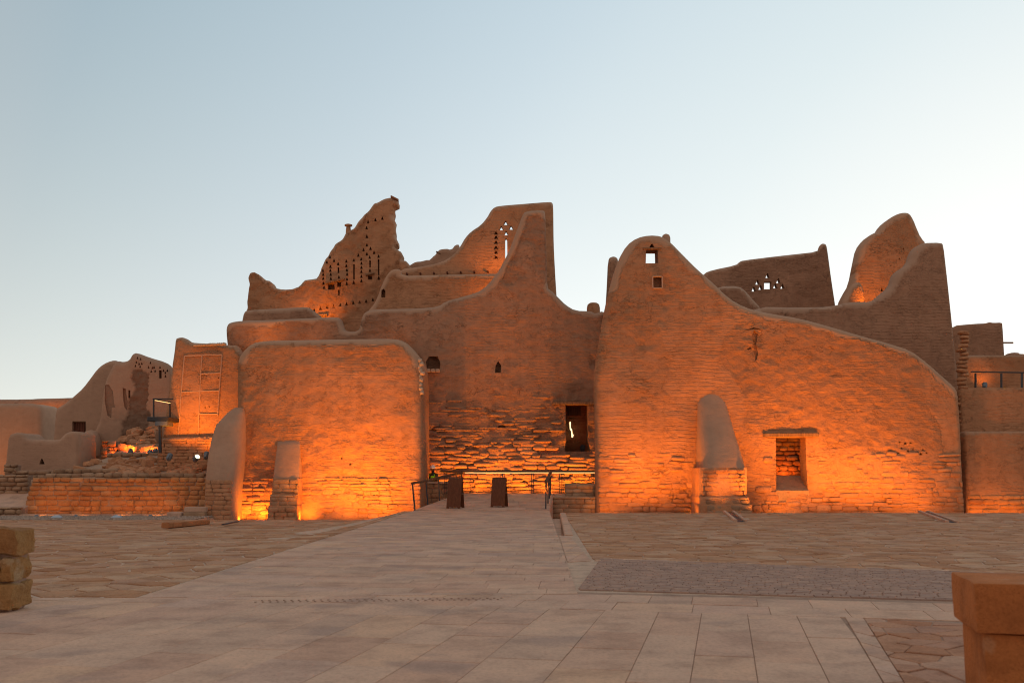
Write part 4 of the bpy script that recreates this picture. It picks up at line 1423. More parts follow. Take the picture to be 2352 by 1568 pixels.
# --- far right walls
fr1 = thing('far_block', 'plain dark house block standing far right behind the terrace', 'building', (U(2250, 800, 57).x, 57, 0))
wall('wall', fr1, [(2180, 850), (2185, 748), (2240, 743), (2268, 742), (2274, 739), (2282, 741), (2302, 740), (2304, 745), (2310, 850)], 57.0, 3.0, MUD_DARK, .01, .16, (), seed=30, amp=.03, capw=0, rnd=.08, rawamt=.2)
p = U(2303, 787, 57.2)
put('spout', bar_me('spout', p - fr1.location, p + Vector((.6, 0, 0)) - fr1.location, .09, .09, TIMBER), fr1)
fr2 = thing('rounded_wall', 'wall with a rounded end behind the terrace railing', 'ruin wall', (U(2300, 860, 52).x, 52, 0))
wall('wall', fr2, [(2205, 930), (2207, 850), (2214, 820), (2226, 815), (2300, 815), (2420, 815), (2420, 930)], 52.0, .8, MUD, .01, .12, (), seed=34, amp=.04, capw=.06, rnd=.12)
tw2 = thing('distant_parapet', 'tiny far parapet at the right edge above the rounded wall', 'ruin wall', (U(2340, 810, 60).x, 60, 0))
wall('wall', tw2, [(2310, 840), (2318, 812), (2330, 808), (2345, 809), (2346, 812), (2420, 812), (2420, 840)], 60.0, .8, MUD_DARK, .01, .14, (), seed=35, capw=0)
rt = thing('terrace_retaining_wall', 'smooth brick retaining wall with a lower stone footing at the right edge', 'retaining wall', (U(2290, 1100, 46).x, 46, 0))
wall('wall', rt, [(2208, 1000), (2208, 894), (2211, 890), (2440, 890), (2440, 1000)], 46.3, 2.6, MUD, .01, .1, (), seed=36, amp=.025, capw=0, rnd=.06, rawamt=0, chk=0)
wall('lower_wall', rt, [(2222, 1240), (2219, 1060), (2214, 994), (2218, 990), (2440, 990), (2440, 1240)], 45.9, 1.2, MUD, .01, .1, (), seed=37, amp=.025, capw=.10, rnd=.06, rawamt=.2, chk=0)
stones(rt, lambda z: U(2226, 1150, 45.8).x, lambda z: U(2420, 1150, 45.8).x, U(2300, 1190, 45.8).z, U(2300, 1134, 45.8).z, yface(45.9, .0), STONE_RED, (.17, .24), (.4, .9), (.05, .09), None, None, 120, 95, .02, .05)
stk = thing('broken_wall_end', 'ragged column of rough stones beside the retaining wall at the right', 'ruin wall', (U(2209, 900, 47).x, 47, 0))
rg = random.Random(5)
for k in range(26):
    p = U(2208 + rg.uniform(-3, 6) + (0 if k > 12 else 3), 765 + k * 9.6, 46.6)
    put('stone', stone_meshes(STONE)[k % 9], stk, p - stk.location, (0, rg.uniform(-.15, .15), rg.uniform(-.2, .2)), (.16 + rg.random() * .08, .22, .095))
rl_ = thing('terrace_railing', 'dark steel railing on top of the right retaining wall', 'railing', U(2290, 890, 46.6))
zt_ = U(2290, 890, 46.6)
for xx in (2240.5, 2300, 2347, 2400):
    a = U(xx, 891, 46.6); c = U(xx, 857, 46.6)
    put('post', bar_me('post', a - rl_.location, c - rl_.location, .11, .06, STEEL), rl_)
put('handrail', bar_me('handrail', U(2230, 853.5, 46.6) - rl_.location, U(2440, 857, 46.6) - rl_.location, .07, .06, STEEL), rl_)

# --- stone walls, terrace and rubble left
fw = thing('stone_terrace_wall', 'long low wall of squared ochre stones in front of the rubble terrace', 'stone wall', (U(260, 1180, 43.5).x, 43.5, U(260, 1183, 43.5).z))
xl_f = lambda z: U(50, 1150, 43.5).x + (z - fw.location.z) * .25
xr_f = lambda z: U(480, 1150, 43.5).x
a, c = U(52, 1186, 43.62), U(480, 1098, 43.62)
put('core', box_me('core', c.x - a.x - .3, .7, c.z - a.z - .06, GROUT_DARK, .03), fw, Vector(((a.x + c.x) / 2 + .12, 43.62 + .35, (a.z + c.z) / 2 - .04)) - fw.location)
stones(fw, xl_f, xr_f, U(200, 1184, 43.5).z, U(200, 1096, 43.5).z, lambda x, z: 43.62, STONE_RED, (.14, .26), (.26, .66), (.05, .10), None, None, 300, 101, .02, .06, hvar=.06)
# the terrace itself
TV, TF = [], []
nx_, ny_ = 44, 24


def tz(x, y):
    t = min(max((y - 43.9) / 9, 0), 1)
    t *= min(max((x + 21.6) / 1.6, 0), 1)
    return 1.20 + 1.75 * t + .18 * (float(fbm(x * .8, y * .8, 4, 91)) - .5)


for j in range(ny_ + 1):
    for i in range(nx_ + 1):
        x = -21.0 + 8.6 * i / nx_
        y = 43.9 + 10 * j / ny_
        TV.append((x, y, tz(x, y)))
for j in range(ny_):
    for i in range(nx_):
        a = j * (nx_ + 1) + i
        TF.append((a, a + 1, a + nx_ + 2, a + nx_ + 1))
o_ = len(TV)
for i in range(nx_ + 1):
    TV.append((TV[i][0], TV[i][1], -1.1))
for i in range(nx_):
    TF.append((o_ + i, o_ + i + 1, i + 1, i))
for j in range(ny_ + 1):
    v = TV[j * (nx_ + 1)]
    TV.append((v[0], v[1], -1.1))
for j in range(ny_):
    TF.append((o_ + nx_ + 1 + j + 1, o_ + nx_ + 1 + j, j * (nx_ + 1), (j + 1) * (nx_ + 1)))
tag(put('rubble_terrace', mesh('rubble_terrace', TV, TF, EARTH)), 'sloping earth terrace strewn with rubble', kind='structure')
for k, (lab, x0, x1, y0, y1, Yq, mt, depth) in enumerate((
        ('lower of two ragged stone steps right behind the ochre terrace wall', 104, 470, 1097, 1086, 44.4, STONE_DARK, .5),
        ('upper of two ragged stone steps on the rubble terrace', 122, 300, 1087, 1076, 45.2, STONE_DARK, .5),
        ('short double course of grey blocks below the eroded gable', 244, 362, 1067, 1039, 49.5, STONE_DARK, .5),
        ('dark ragged stub of masonry lit from below left of the gable rubble', 231, 268, 1060, 1011, 51.0, STONE_RED, .6),
        ('flat stone step at the foot of the low plaster wall', 200, 248, 1071, 1062, 47.5, STONE_DARK, .5),
        ('dark stone base wall under the low plaster wall', 10, 125, 1100, 1078, 47.6, STONE_DARK, .6),
        ('dark stone stub at the left corner of the low plaster wall', 8, 40, 1084, 1066, 47.5, STONE_DARK, .5),
        ('dark coursed stone wall at the far left edge', -60, 64, 1136, 1090, 45.0, STONE_DARK, .6),
        ('row of kerb stones at the far left edge by the gravel', -60, 48, 1180, 1163, 43.0, STONE_DARK, .6))):
    a, c = U(x0, y0, Yq), U(x1, y1, Yq)
    t = thing('ruined_course', lab, 'stone wall', ((a.x + c.x) / 2, Yq, a.z))
    put('core', box_me('core', c.x - a.x - .12, depth, c.z - a.z + .3, GROUT_DARK, .02), t, (0, depth / 2 + .04, (c.z - a.z - .06) / 2 - .15))
    stones(t, lambda z, a=a: a.x, lambda z, c=c: c.x, a.z, c.z, lambda x, z, Yq=Yq: Yq + .03, mt, (.17, .23), (.28, .6), (.08, .16), None, None if k != 3 else (lambda x, z: .2), 120, 110 + k, .05, .06)
# loose rocks
def rock_me(seed):
    bm = bmesh.new()
    bmesh.ops.create_icosphere(bm, subdivisions=2, radius=1)
    rng = random.Random(seed)
    off = rng.uniform(0, 50)
    for v in bm.verts:
        n = v.co.copy()
        s = 1 + .5 * (float(fbm(n.x * 1.1 + off, n.y * 1.1 + n.z * 1.7, 3, seed)) - .5)
        q = Vector((max(-.8, min(.8, n.x)), max(-.8, min(.8, n.y)), max(-.62, min(.62, n.z))))
        v.co = q * s * 1.15
    me = bpy.data.meshes.new('rock')
    bm.to_mesh(me); bm.free()
    me.materials.append(STONE)
    me.polygons.foreach_set('use_smooth', [True] * len(me.polygons))
    me.set_sharp_from_angle(angle=math.radians(35))
    return me


ROCKS = [rock_me(i) for i in range(6)]
r1 = put('rock', ROCKS[0], None, U(254.5, 1069, 46.5) + Vector((0, 0, .0)), (0, 0, .3), (.23, .2, .2))
tag(r1, 'rounded pale boulder on the rubble left of the square boulder', 'rock')
r2 = put('rock', ROCKS[3], None, U(340, 1065, 46.3) + Vector((0, 0, .03)), (0, .05, .8), (.28, .25, .27))
tag(r2, 'large squarish boulder resting on the rubble terrace', 'rock')
rg = random.Random(12)
for k in range(130):
    pxx, yy_ = (rg.uniform(262, 470), rg.uniform(44.5, 46.8)) if k < 85 else (rg.uniform(190, 360), rg.uniform(45.6, 49.2))
    x = (pxx - CX) / FPX * yy_
    s = rg.uniform(.10, .26)
    o = put('rock', ROCKS[k % 6], None, (x, yy_, tz(x, yy_) + s * .2), (rg.uniform(-.3, .3), rg.uniform(-.3, .3), rg.uniform(0, 6)), (s * rg.uniform(1, 1.6), s, s * rg.uniform(.55, .9)))
    tag(o, *(('loose broken stone among others on the terrace in front of the brick plinth', 'rock', 'loose stones before the brick plinth') if k < 85 else ('loose broken stone among others on the slope below the grey blocks', 'rock', 'loose stones below the grey blocks')))
for k in range(60):
    pxx, yy_ = rg.uniform(264, 358), rg.uniform(51.0, 53.2)
    x = (pxx - CX) / FPX * yy_
    s = rg.uniform(.12, .3)
    o = put('rock', ROCKS[k % 6], None, (x, yy_, tz(x, yy_) + s * .3 + .42 * max(0, (yy_ - 51.2))), (rg.uniform(-.3, .3), rg.uniform(-.3, .3), rg.uniform(0, 6)), (s * 1.2, s, s * .8))
    tag(o, 'stone in the glowing red rubble heap below the eroded gable', 'rock', 'rubble heap below the eroded gable')
# side path, gravel, kerb, slab steps at the left
sheet('side_path', [(-34, 43.3), (-20.9, 43.3), (-20.9, 45.0), (-34, 45.0)], lambda x, y: .0 + (y - 43.3) * .35, SLAB, 0, 'grey side path at the far left')
GXL, GXR = -34.0, U(470, 1190, 41.5).x
sheet('gravel_bed', [(GXL, 40.0), (GXR, 40.0), (GXR, 43.7), (GXL, 43.7)], lambda x, y: -.36, GROUT, 0, 'bed of the gravel strip')
rng = np.random.RandomState(5)
GV, GF = [], []
octf = [(0, 2, 4), (2, 1, 4), (1, 3, 4), (3, 0, 4), (2, 0, 5), (1, 2, 5), (3, 1, 5), (0, 3, 5)]
for k in range(9000):
    x = rng.uniform(-23, GXR - .1); y = rng.uniform(40.05, 43.2)
    s = rng.uniform(.03, .075)
    a = rng.uniform(0, 6.28)
    ca, sa = math.cos(a), math.sin(a)
    o_ = len(GV)
    for d in ((1.2, 0, 0), (-1.2, 0, 0), (0, 1, 0), (0, -1, 0), (0, 0, .8), (0, 0, -.8)):
        GV.append((x + s * (d[0] * ca - d[1] * sa), y + s * (d[0] * sa + d[1] * ca), -.35 + s * d[2] + rng.uniform(0, .03)))
    GF += [tuple(i + o_ for i in f) for f in octf]
tag(put('gravel', mesh('gravel', GV, GF, GRAVEL, False)), 'strip of grey gravel along the foot of the ochre wall', kind='stuff')
kb = thing('kerb', 'flat pale kerb along the foot of the ochre terrace wall', 'kerb', (U(210, 1184, 43.1).x, 43.15, -.36))
for k in range(9):
    put('kerb_stone', box_me('kerb_stone', .86, .34, .12, SLAB, .015), kb, ((k - 4) * .87, 0, .05))
for k, (x0, x1, y0, y1, Yq, lab) in enumerate(((422, 474, 1175.5, 1164, 42.6, 'upper pale stone slab lying against the sweeping buttress'), (382, 415, 1188, 1176, 42.3, 'short pale stone slab left of the sweeping buttress'),
                                               (368, 470, 1202, 1189, 41.6, 'long brown rough slab below the two pale slabs'), (420, 470, 1188, 1176, 42.4, 'rough brown rock under the upper pale slab'))):
    a, c = U(x0, y0, Yq), U(x1, y1, Yq)
    o = put('stone_slab', box_me('stone_slab', c.x - a.x, .7, c.z - a.z, SLAB if k < 2 else STONE_DARK, .03), None, ((a.x + c.x) / 2, Yq + .35, (a.z + c.z) / 2))
    tag(o, lab, 'stone slab')
for k, xx in enumerate((130, 268)):
    p = U(xx, 1197 + k, 41.0)
    t = thing('ground_light', ('round bluish light cover half sunk in the gravel near the left edge', 'round bluish light cover half sunk in the gravel further right')[k], 'ground light', (p.x, p.y, -.33))
    put('cover', lathe([(.22, 0), (.21, .06), (.14, .12), (.03, .14)], 18, GLASSBLUE, 'cover'), t)
    put('rim', lathe([(.26, -.02), (.26, .03), (.225, .035)], 18, LAMPGREY, 'rim'), t)
# edge stone / small slot left
a, c = G(372, 1207, -.1), G(475, 1192, -.25)
o = put('edge_kerb', bar_me('edge_kerb', U(380, 1206, 31.5), U(474, 1198, 36), .25, .16, STONE_RED))
tag(o, 'short ochre kerb edge rising out of the left paving', 'kerb')
o = put('floor_slot', bar_me('floor_slot', U(512, 1206, 33.6) + Vector((0, 0, .03)), U(545, 1199, 36) + Vector((0, 0, .03)), .10, .04, STEEL))
tag(o, 'thin dark slot cover in the left paving near the bastion', 'drain')

# viewing platform on a post
vp = thing('viewing_platform', 'small dark steel viewing platform on a single post beside the panelled facade', 'viewing platform', U(368, 1010, 46.0))
V_ = lambda x, y, Y=46.0: U(x, y, Y) - vp.location
put('pole', bar_me('pole', V_(368, 1040), V_(368, 970), .12, .12, STEEL), vp)
put('bracket', box_me('bracket', .56, .8, .22, LAMPGREY, .02), vp, V_(377, 973, 46.3))
put('deck', box_me('deck', .98, 1.6, .2, STEEL, .02), vp, V_(376, 964, 46.7))
for x, Yq, y0, y1 in ((353, 46.0, 960, 917), (390.5, 47.2, 958, 925)):
    put('post', bar_me('post', V_(x, y0, Yq), V_(x, y1, Yq), .10, .05, STEEL), vp)
put('rail', bar_me('rail', V_(351, 916, 46.0), V_(398, 916, 46.0), .06, .07, STEEL), vp)
put('rail', bar_me('rail', V_(352, 917, 46.0), V_(392, 923.5, 47.2), .05, .06, STEEL), vp)
put('led_strip', bar_me('led_strip', V_(356, 919, 46.05), V_(391, 925.5, 47.15), .025, .02, LED), vp)

# =================================================================== ENTRANCE FURNITURE
# stepped stone blocks right of the ramp
blk = thing('stone_block_wall', 'rough dark stone wall stepping down right of the platform', 'stone wall', (U(1335, 1140, 45.4).x, 45.4, 0))
for (x0, x1, y0, y1, Yq) in ((1298, 1376, 1142, 1109, 45.6), (1270, 1376, 1230, 1140, 45.3)):
    a, c = U(x0, y0, Yq + .1), U(x1, y1, Yq + .1)
    put('core', box_me('core', c.x - a.x - .04, .6, c.z - a.z - .03, STONE_DARK, .02), blk, Vector(((a.x + c.x) / 2, Yq + .4, (a.z + c.z) / 2 - .01)) - blk.location)
    stones(blk, lambda z, a=a: a.x, lambda z, c=c: c.x, a.z, c.z, lambda x, z, Yq=Yq: Yq + .1, STONE_DARK, (.16, .23), (.35, .75), (.04, .08), None, None, 150, 130 + x0, .015, .02)
stp = put('trench_step', box_me('trench_step', .34, 11.0, .3, SLAB, .02), None, (G(1273, 1205).x + .12, 31.5, -.30), (0, 0, -.045))
tag(stp, 'narrow sunken stone strip between the path and the right paving', kind='structure')
kerb = put('paving_edge', bar_me('paving_edge', (1.42, 25.2, -.10), (1.93, 38.3, -.10), .22, .24, SLAB))
tag(kerb, 'pale stone kerb along the left edge of the right paving', kind='structure')
# ledge left of the platform
led = thing('ledge_wall', 'low stone ledge wall behind the left railing', 'stone wall', (U(1000, 1150, 47.3).x, 47.3, 0))
a, c = U(968, 1200, 47.2), U(1052, 1108, 47.2)
put('coping', box_me('coping', c.x - a.x, .35, .1, SLAB, .02), led, Vector(((a.x + c.x) / 2, 47.3, c.z)) - led.location)
put('core', box_me('core', c.x - a.x - .02, .25, c.z - a.z, STONE_DARK, .02), led, Vector(((a.x + c.x) / 2, 47.35, (a.z + c.z) / 2 - .06)) - led.location)
stones(led, lambda z: a.x, lambda z: c.x, a.z, c.z - .05, lambda x, z: 47.24, STONE, (.2, .26), (.4, .75), (.03, .06), None, None, 100, 140, .01, .02)

# railings
lr = thing('ramp_railing', 'sloping steel railing with a wooden handrail along the left of the ramp', 'railing', U(953, 1172, 40.5))
pts = [((953, 1172), (947.5, 1111), 40.5), ((983, 1161), (978.6, 1105.5), 42.4), ((1010, 1151), (1007, 1098), 44.3), ((1036, 1142), (1033.5, 1091.5), 45.8), ((1062.5, 1134), (1060, 1087), 47.0)]
tops = []
for bpx, tpx, Yq in pts:
    a, c = U(*bpx, Yq), U(*tpx, Yq)
    put('post', bar_me('post', a - lr.location, c - lr.location, .15, .05, STEEL), lr)
    tops.append(c + Vector((0, 0, .03)))
for a, c in zip(tops[:-1], tops[1:]):
    put('handrail', bar_me('handrail', a - lr.location, c - lr.location, .12, .09, WOODRAIL), lr)
br = thing('platform_railing', 'long dark railing with a glowing strip under its handrail across the platform', 'railing', U(1200, 1133, 47.1))
put('handrail', bar_me('handrail', U(1012, 1081.5, 47.1) - br.location, U(1370, 1082, 47.1) - br.location, .13, .11, WOODRAIL), br)
put('led_strip', bar_me('led_strip', U(1068, 1085.2, 47.05) - br.location, U(1366, 1085, 47.05) - br.location, .03, .022, LED), br)
for xx, dbl in ((1024, 0), (1045, 0), (1084, 0), (1157, 0), (1223, 0), (1288, 0), (1293, 0), (1360, 0), (1365, 0)):
    a, c = U(xx, 1134, 47.1), U(xx, 1085, 47.1)
    for s in (-.05, .05):
        o = Vector((s, 0, 0))
        p_ = put('post', bar_me('post', a + o - br.location, c + o - br.location, .022, .03, STEEL), br)
        if s < 0:
            for k in range(8):
                q = a.lerp(c, (k + .5) / 8)
                put('rung', bar_me('rung', q + Vector((-.05, 0, 0)) - br.location, q + Vector((.05, 0, 0)) - br.location, .02, .02, STEEL), p_)
for k in range(5):
    yy = 1094 + k * 8.6
    put('cable', bar_me('cable', U(1062, yy, 47.1) - br.location, U(1366, yy, 47.1) - br.location, .008, .008, STEEL), br)
rr_ = thing('end_railing', 'short steel railing seen end on at the right edge of the ramp', 'railing', U(1253, 1168, 40.6))
pr = [((1253.5, 1168), (1258, 1092), 40.8), ((1258.5, 1156), (1260, 1090), 42.8), ((1262, 1146), (1262, 1088), 44.8), ((1264, 1138), (1264, 1086), 46.2)]
tp = []
for bpx, tpx, Yq in pr:
    a = U(*bpx, Yq); c = a + Vector((.02, 0, 1.06))
    put('post', bar_me('post', a - rr_.location, c - rr_.location, .15, .05, STEEL), rr_)
    tp.append(c + Vector((0, 0, .03)))
tp[0] = tp[0] + (tp[0] - tp[1]) * .12
for a, c in zip(tp[:-1], tp[1:]):
    put('handrail', bar_me('handrail', a - rr_.location, c - rr_.location, .12, .09, WOODRAIL), rr_)


# A-frame boards
def board_panel(w0, w1, h, th, foot, mat):
    """tapered board with two feet, thickness th; base centred at origin, leaning nothing"""
    out = [(-w1 / 2, 0), (-w1 / 2 + foot, 0), (-w1 / 2 + foot + .03, .05), (w1 / 2 - foot - .03, .05), (w1 / 2 - foot, 0), (w1 / 2, 0), (w0 / 2, h), (-w0 / 2, h)]
    n = len(out)
    V = [(x, -th / 2, z) for x, z in out] + [(x, th / 2, z) for x, z in out]
    F = [tuple(range(n)), tuple(range(2 * n - 1, n - 1, -1))] + [(i, n + i, n + (i + 1) % n, (i + 1) % n) for i in range(n)]
    return mesh('panel', V, F, mat, False)


PANEL = board_panel(.60, .60, 1.20, .025, .10, SIGNWOOD)
proto = None
for k, (px_, py_, lab) in enumerate(((1046, 1171, 'left of two brown wooden A-frame boards standing on the ramp'), (1147, 1170, 'right of two brown wooden A-frame boards standing on the ramp'))):
    p = G(px_, py_, 0.0)
    p.z = rz(p.x, p.y) + .012
    t = thing('a_frame_board', lab, 'sign board', p, 'A-frame boards on the ramp', math.radians(-17))
    lean = math.atan(.23 / 1.2)
    put('panel', PANEL, t, (0, -.25, 0), (-lean, 0, 0))
    put('panel', PANEL, t, (0, .25, 0), (lean, 0, 0))
    put('hinge', bar_me('hinge', (-.27, 0, 1.19), (.27, 0, 1.19), .05, .03, STEEL), t)
    for s in (-1, 1):
        put('tie', bar_me('tie', (s * .31, -.12, .58), (s * .31, .12, .58), .015, .012, GROUT), t)


# worker
def worker(loc, rot):
    w = thing('person', 'person in a white hard hat and dark vest behind the left railing', 'person', loc, None, rot)
    sk = [  # x, y, z, r ; facing -y
        (0, 0, .98, .15), (0, 0, 1.12, .145), (0, -.01, 1.28, .165), (0, 0, 1.42, .15), (0, 0, 1.50, .065), (0, -.01, 1.56, .065), (0, -.015, 1.63, .09), (0, -.015, 1.72, .092), (0, -.01, 1.78, .06)]
    V = [s[:3] for s in sk]; R = [s[3] for s in sk]; E = [(i, i + 1) for i in range(len(sk) - 1)]

    def chain(start, pts):
        prev = start
        for x, y, z, r in pts:
            V.append((x, y, z)); R.append(r); E.append((prev, len(V) - 1)); prev = len(V) - 1
        return prev
    for s in (-1, 1):
        hand = chain(3, [(s * .19, 0, 1.41, .07), (s * .235, 0, 1.30, .055), (s * .26, .02, 1.13, .045), (s * .27, -.06, .90, .035), (s * .27, -.08, .84, .032)])
        for f in range(4):
            chain(hand, [(s * (.262 + f * .004), -.055 - f * .022, .80 - .004 * abs(f - 1.3), .010), (s * .258, -.06 - f * .022, .755 + .008 * abs(f - 1.3), .008)])
        chain(hand, [(s * .245, -.11, .82, .011), (s * .235, -.125, .79, .009)])
        chain(0, [(s * .10, 0, .90, .10), (s * .11, -.01, .50, .065), (s * .115, .01, .12, .045), (s * .12, -.03, .05, .045), (s * .13, -.16, .035, .035)])
    me = bpy.data.meshes.new('body')
    me.from_pydata(V, E, [])
    me.materials.append(VESTD); me.materials.append(SKIN)
    o = put('body', me, w)
    sm = o.modifiers.new('skin', 'SKIN')
    for i, r in enumerate(R):
        me.skin_vertices[0].data[i].radius = (r, r * (.72 if i < 4 else 1))
        me.skin_vertices[0].data[i].use_root = (i == 0)
    sm.use_smooth_shade = True
    ss = o.modifiers.new('sub', 'SUBSURF'); ss.levels = 2; ss.render_levels = 2
    # head skin: face shell, nose, ears
    bm = bmesh.new()
    bmesh.ops.create_uvsphere(bm, u_segments=18, v_segments=14, radius=1)
    for v in bm.verts:
        k = .86 if v.co.z < -.3 else 1
        v.co = Vector((v.co.x * .082 * k, v.co.y * .102 * k - .015, v.co.z * .125 + 1.665))
        if v.co.y < -.10 and abs(v.co.x) < .02 and 1.63 < v.co.z < 1.68: v.co.y -= .02
    hm = bpy.data.meshes.new('face'); bm.to_mesh(hm); bm.free(); hm.materials.append(SKIN)
    hm.polygons.foreach_set('use_smooth', [True] * len(hm.polygons))
    put('face', hm, w)
    put('hard_hat', lathe([(.125, 1.715), (.15, 1.715), (.128, 1.735), (.122, 1.78), (.10, 1.835), (.055, 1.865), (.01, 1.873)], 22, WHITE, 'hard_hat'), w, (0, -.015, 0))
    put('hat_peak', lathe([(.09, 1.705), (.10, 1.715), (.085, 1.723)], 16, WHITE, 'hat_peak'), w, (0, -.085, 0))
    vm = lathe([(.205, .95), (.20, 1.10), (.215, 1.28), (.20, 1.40), (.11, 1.475)], 20, VESTD, 'vest')
    put('vest', vm, w, (0, 0, 0), None, (1, .78, 1))
    put('vest_panel', box_me('vest_panel', .15, .03, .17, HIVIS, .01), w, (.03, -.165, 1.27))
    for s in (-1, 1):
        put('vest_strap', bar_me('vest_strap', (s * .10, -.11, 1.44), (s * .15, -.15, 1.30), .03, .012, HIVIS), w)
    return w


wp = U(994.5, 1067, 47.95)
worker((wp.x, wp.y, wp.z - 1.873), math.radians(-15))

# foreground pier (right) and rough stone pillar (left)
pz = thing('sandstone_pier', 'squared red sandstone pier of two blocks at the right foreground', 'stone pier', (0, 0, 0))
fc = U(2237, 1338, 6.5)
ang = math.atan2(-(U(2181, 1313, 7.2).x - fc.x), .7)
pz.location = (fc.x, fc.y, 0); pz.rotation_euler = (0, 0, -A12 - .02)
hc = fc.z
zc = U(2241, 1453, 6.5).z


def rough_block(sx, sy, sz, seed, mat, name, bev=.025, lump=.008, fq=5):
    bm = bmesh.new()
    bmesh.ops.create_cube(bm, size=1)
    for v in bm.verts: v.co = Vector((v.co.x * sx, v.co.y * sy, v.co.z * sz))
    bmesh.ops.bevel(bm, geom=bm.edges[:], offset=bev, segments=2, affect='EDGES', profile=.6)
    bmesh.ops.subdivide_edges(bm, edges=[e for e in bm.edges if e.calc_length() > .12], cuts=5, use_grid_fill=True)
    for v in bm.verts:
        n = v.co
        v.co += Vector((float(fbm(n.y * fq + seed, n.z * fq, 3, seed)) - .5, float(fbm(n.x * fq, n.z * fq + seed, 3, seed + 1)) - .5, float(fbm(n.x * fq, n.y * fq, 3, seed + 2)) - .5)) * 2 * lump
    me = bpy.data.meshes.new(name); bm.to_mesh(me); bm.free(); me.materials.append(mat)
    me.polygons.foreach_set('use_smooth', [True] * len(me.polygons))
    me.set_sharp_from_angle(angle=math.radians(40))
    return me


put('cap_block', rough_block(1.1, .74, hc - zc, 3, PIER, 'cap_block', .012, .006), pz, (.55, .37, (hc + zc) / 2))
put('base_block', rough_block(1.05, .66, zc - .01, 5, PIER, 'base_block', .014, .008), pz, (.575, .38, (zc - .012) / 2))
spl = thing('stone_pillar', 'rough ochre stone pillar stub cut by the left frame edge', 'stone pier', (U(30, 1390, 11.75).x, 11.75, 0))
zs = [U(0, y, 11.7).z for y in (1400, 1336, 1276, 1212)]
for k in range(3):
    h = zs[k + 1] - zs[k]
    right = (80, 74, 82)[k]
    xr = U(right, 1300, 12.05).x - spl.location.x
    widths = ((.62, .5), (.16, .95), (.7, .4))[k]
    x = xr
    for j, w_ in enumerate(widths):
        put('stone', rough_block(w_ - .015, .5, h - .02, 20 + k * 3 + j, OCHRE, 'stone', .05, .045, 9), spl, (x - w_ / 2, .05, (zs[k] + zs[k + 1]) / 2))
        x -= w_
put('core', box_me('core', .85, .36, zs[3] - .12, GROUT_DARK, .02, 'base'), spl, (xr - .5, .08, 0))

# =================================================================== FLOODLIGHTS
TR = 'floodlights hidden in the trench'
def wl(px_, py_, Y): return U(px_, py_, Y)


for px_, z_, Y_, tx, ty, pw, sz in ((549, -.9, 44.0, 560, 1080, 60, 150), (602, -.9, 43.9, 590, 1060, 90, 150), (700, -.9, 43.8, 715, 1080, 60, 150), (745, -.9, 41.6, 735, 960, 190, 105), (800, -.9, 41.5, 795, 975, 300, 110), (868, -.9, 41.4, 865, 1000, 400, 115), (790, -.9, 43.3, 790, 1090, 38, 140), (870, -.9, 43.3, 870, 1090, 45, 140), (930, -.9, 43.0, 915, 1080, 36, 130)):
    g = wl(px_, 1180, Y_)
    flood('small floodlight in the trench at the foot of the bastion', (g.x, Y_, z_), wl(tx, ty, YB), pw, sz, 1.0, group=TR)
# wing
for px_, z_, Y_, tx, ty, pw, sz in ((1400, -.9, 43.6, 1400, 1080, 45, 140), (1460, -.9, 42.6, 1460, 960, 240, 105), (1535, -.9, 42.4, 1525, 970, 280, 105), (1597, -.9, 44.2, 1588, 1080, 60, 150), (1572, -.9, 43.0, 1625, 1010, 60, 70), (1636, -1.0, 39.0, 1664, 1065, 420, 20), (1800, -.9, 43.6, 1800, 1090, 50, 140), (1760, -.9, 41.2, 1750, 870, 480, 85),  # narrowest spot is added to brighten the buttress front, its source unknown
                                    (1850, -.9, 41.8, 1850, 950, 300, 105), (1945, -.9, 41.8, 1940, 970, 400, 105), (2040, -.9, 42.3, 2030, 990, 230, 115), (2130, -.9, 43.2, 2110, 1060, 90, 140), (1480, -.9, 40.6, 1480, 900, 130, 60)):
    g = wl(px_, 1180, Y_)
    flood('small floodlight in the trench at the foot of the gabled wing', (g.x, Y_, z_), wl(tx, ty, YR), pw, sz, 1.0, group=TR)
# grazing lights at the foot of the entrance wall
for px_ in (990, 1040, 1095, 1150, 1205, 1260, 1315, 1360):
    g = wl(px_, 1140, 47.75)
    flood('small floodlight in the gap between the platform and the entrance wall', (g.x, 47.75, .0), (g.x, 48.45, 2.6), 85, 130, 1.0, group='floodlights behind the platform')
# inside the wing, behind the window
flood('floodlight inside the wing behind the big window', U(1800, 1112, 47.8), U(1810, 1040, 48.6), 24, 120, .8, color=(1, .22, .02))
flood('floodlight inside the dim passage', U(1338, 1030, 51.0), U(1345, 930, 53), 7, 120, .8, color=(1, .11, .008))
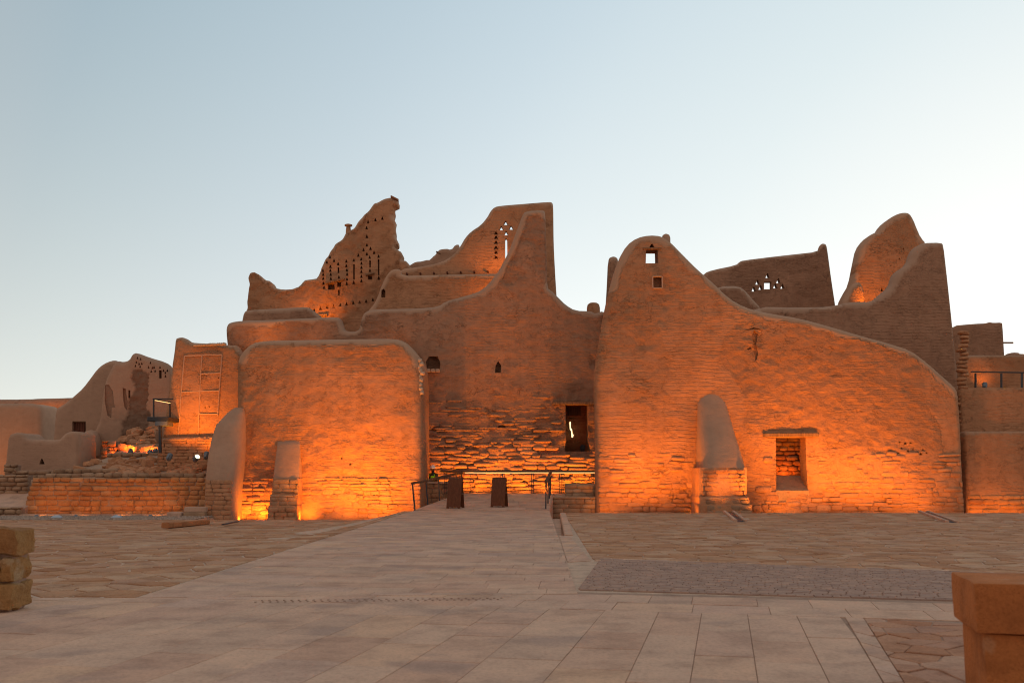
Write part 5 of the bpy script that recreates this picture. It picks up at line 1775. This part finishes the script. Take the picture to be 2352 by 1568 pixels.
# roofs
flood('floodlight on the terrace below the tallest wall', U(1165, 700, 50.0), U(1110, 640, 51), 60, 110, .9)
flood('floodlight on the upper terrace before the tallest wall', U(1150, 640, 52.4), U(1120, 560, 53.5), 45, 120, .9)
flood('floodlight on the roof below the fin ruin', U(735, 745, 53.6), U(730, 680, 55), 60, 130, .9)
flood('floodlight on the roof below the long parapet', U(640, 800, 49.9), U(620, 760, 48.5), 0.1, 120, .9)
flood('floodlight on the roof below the horned wall', U(2010, 735, 50.2), U(2010, 640, 52.5), 110, 110, .9)
for k, (px_, pw) in enumerate(((600, 30), (700, 22), (900, 36))):
    flood('floodlight %s on the bastion roof aimed at the wall behind' % ('at the left', 'in the middle', 'at the right')[k], U(px_, 800, 47.0), U(px_, 745, 48.6), pw, 120, .9)
# panelled facade: the visible lamps on the rubble terrace
lp = U(450, 1053, 45.0)
flood('lit floodlight with a glowing lens on the rubble by the brick plinth', lp, lp + Vector((.75, -.75, .75)), 12, 100, .9)
flood('unlit looking grey floodlight at the right of the glowing one', U(474, 1046, 45.4), U(500, 940, 47.4), 110, 110, 1.0)
flood('grey floodlight standing alone at the foot of the brick plinth', U(389, 1050, 45.0), U(440, 930, 47.4), 170, 78, 1.0)
flood('grey floodlight left of the brick plinth by the grey blocks', U(346, 1039, 50.2), U(310, 1010, 53), 14, 120, .9, color=(1, .22, .02))
flood('half hidden grey floodlight beside the corner of the brick plinth', U(358, 1036, 50.4), U(340, 1015, 53), 12, 120, .9, color=(1, .22, .02))
flood('floodlight behind the grey blocks aimed at the rubble heap', U(300, 1036, 50.4), U(300, 1010, 52.8), 32, 140, .9, color=(1, .20, .015))
flood('floodlight behind the ragged stub of masonry', U(262, 1050, 50.6), U(250, 1030, 51.2), 10, 140, .9, color=(1, .20, .015))
flood('floodlight behind the low plaster wall', U(-20, 1100, 55), U(-10, 1040, 58.5), 60, 120, .9)
flood('floodlight below the escarpment', U(130, 960, 74), U(130, 915, 79), 500, 100, .9)
flood('floodlight behind the terrace railing', U(2262, 886, 51.2), U(2262, 850, 52), 10, 130, .9)
for px_ in (90, 180, 270, 350):
    g = wl(px_, 1185, 42.5)
    flood('small floodlight sunk in the gravel before the ochre wall', (g.x, 42.2, -.42), (g.x, 43.6, .6), 14, 130, .9, group='floodlights sunk in the gravel')
for px_ in (2260, 2340):
    g = wl(px_, 1180, 44.8)
    flood('small floodlight in the trench below the retaining wall', (g.x, 44.7, -.9), (g.x, 45.9, .3), 25, 120, .9, group=TR)
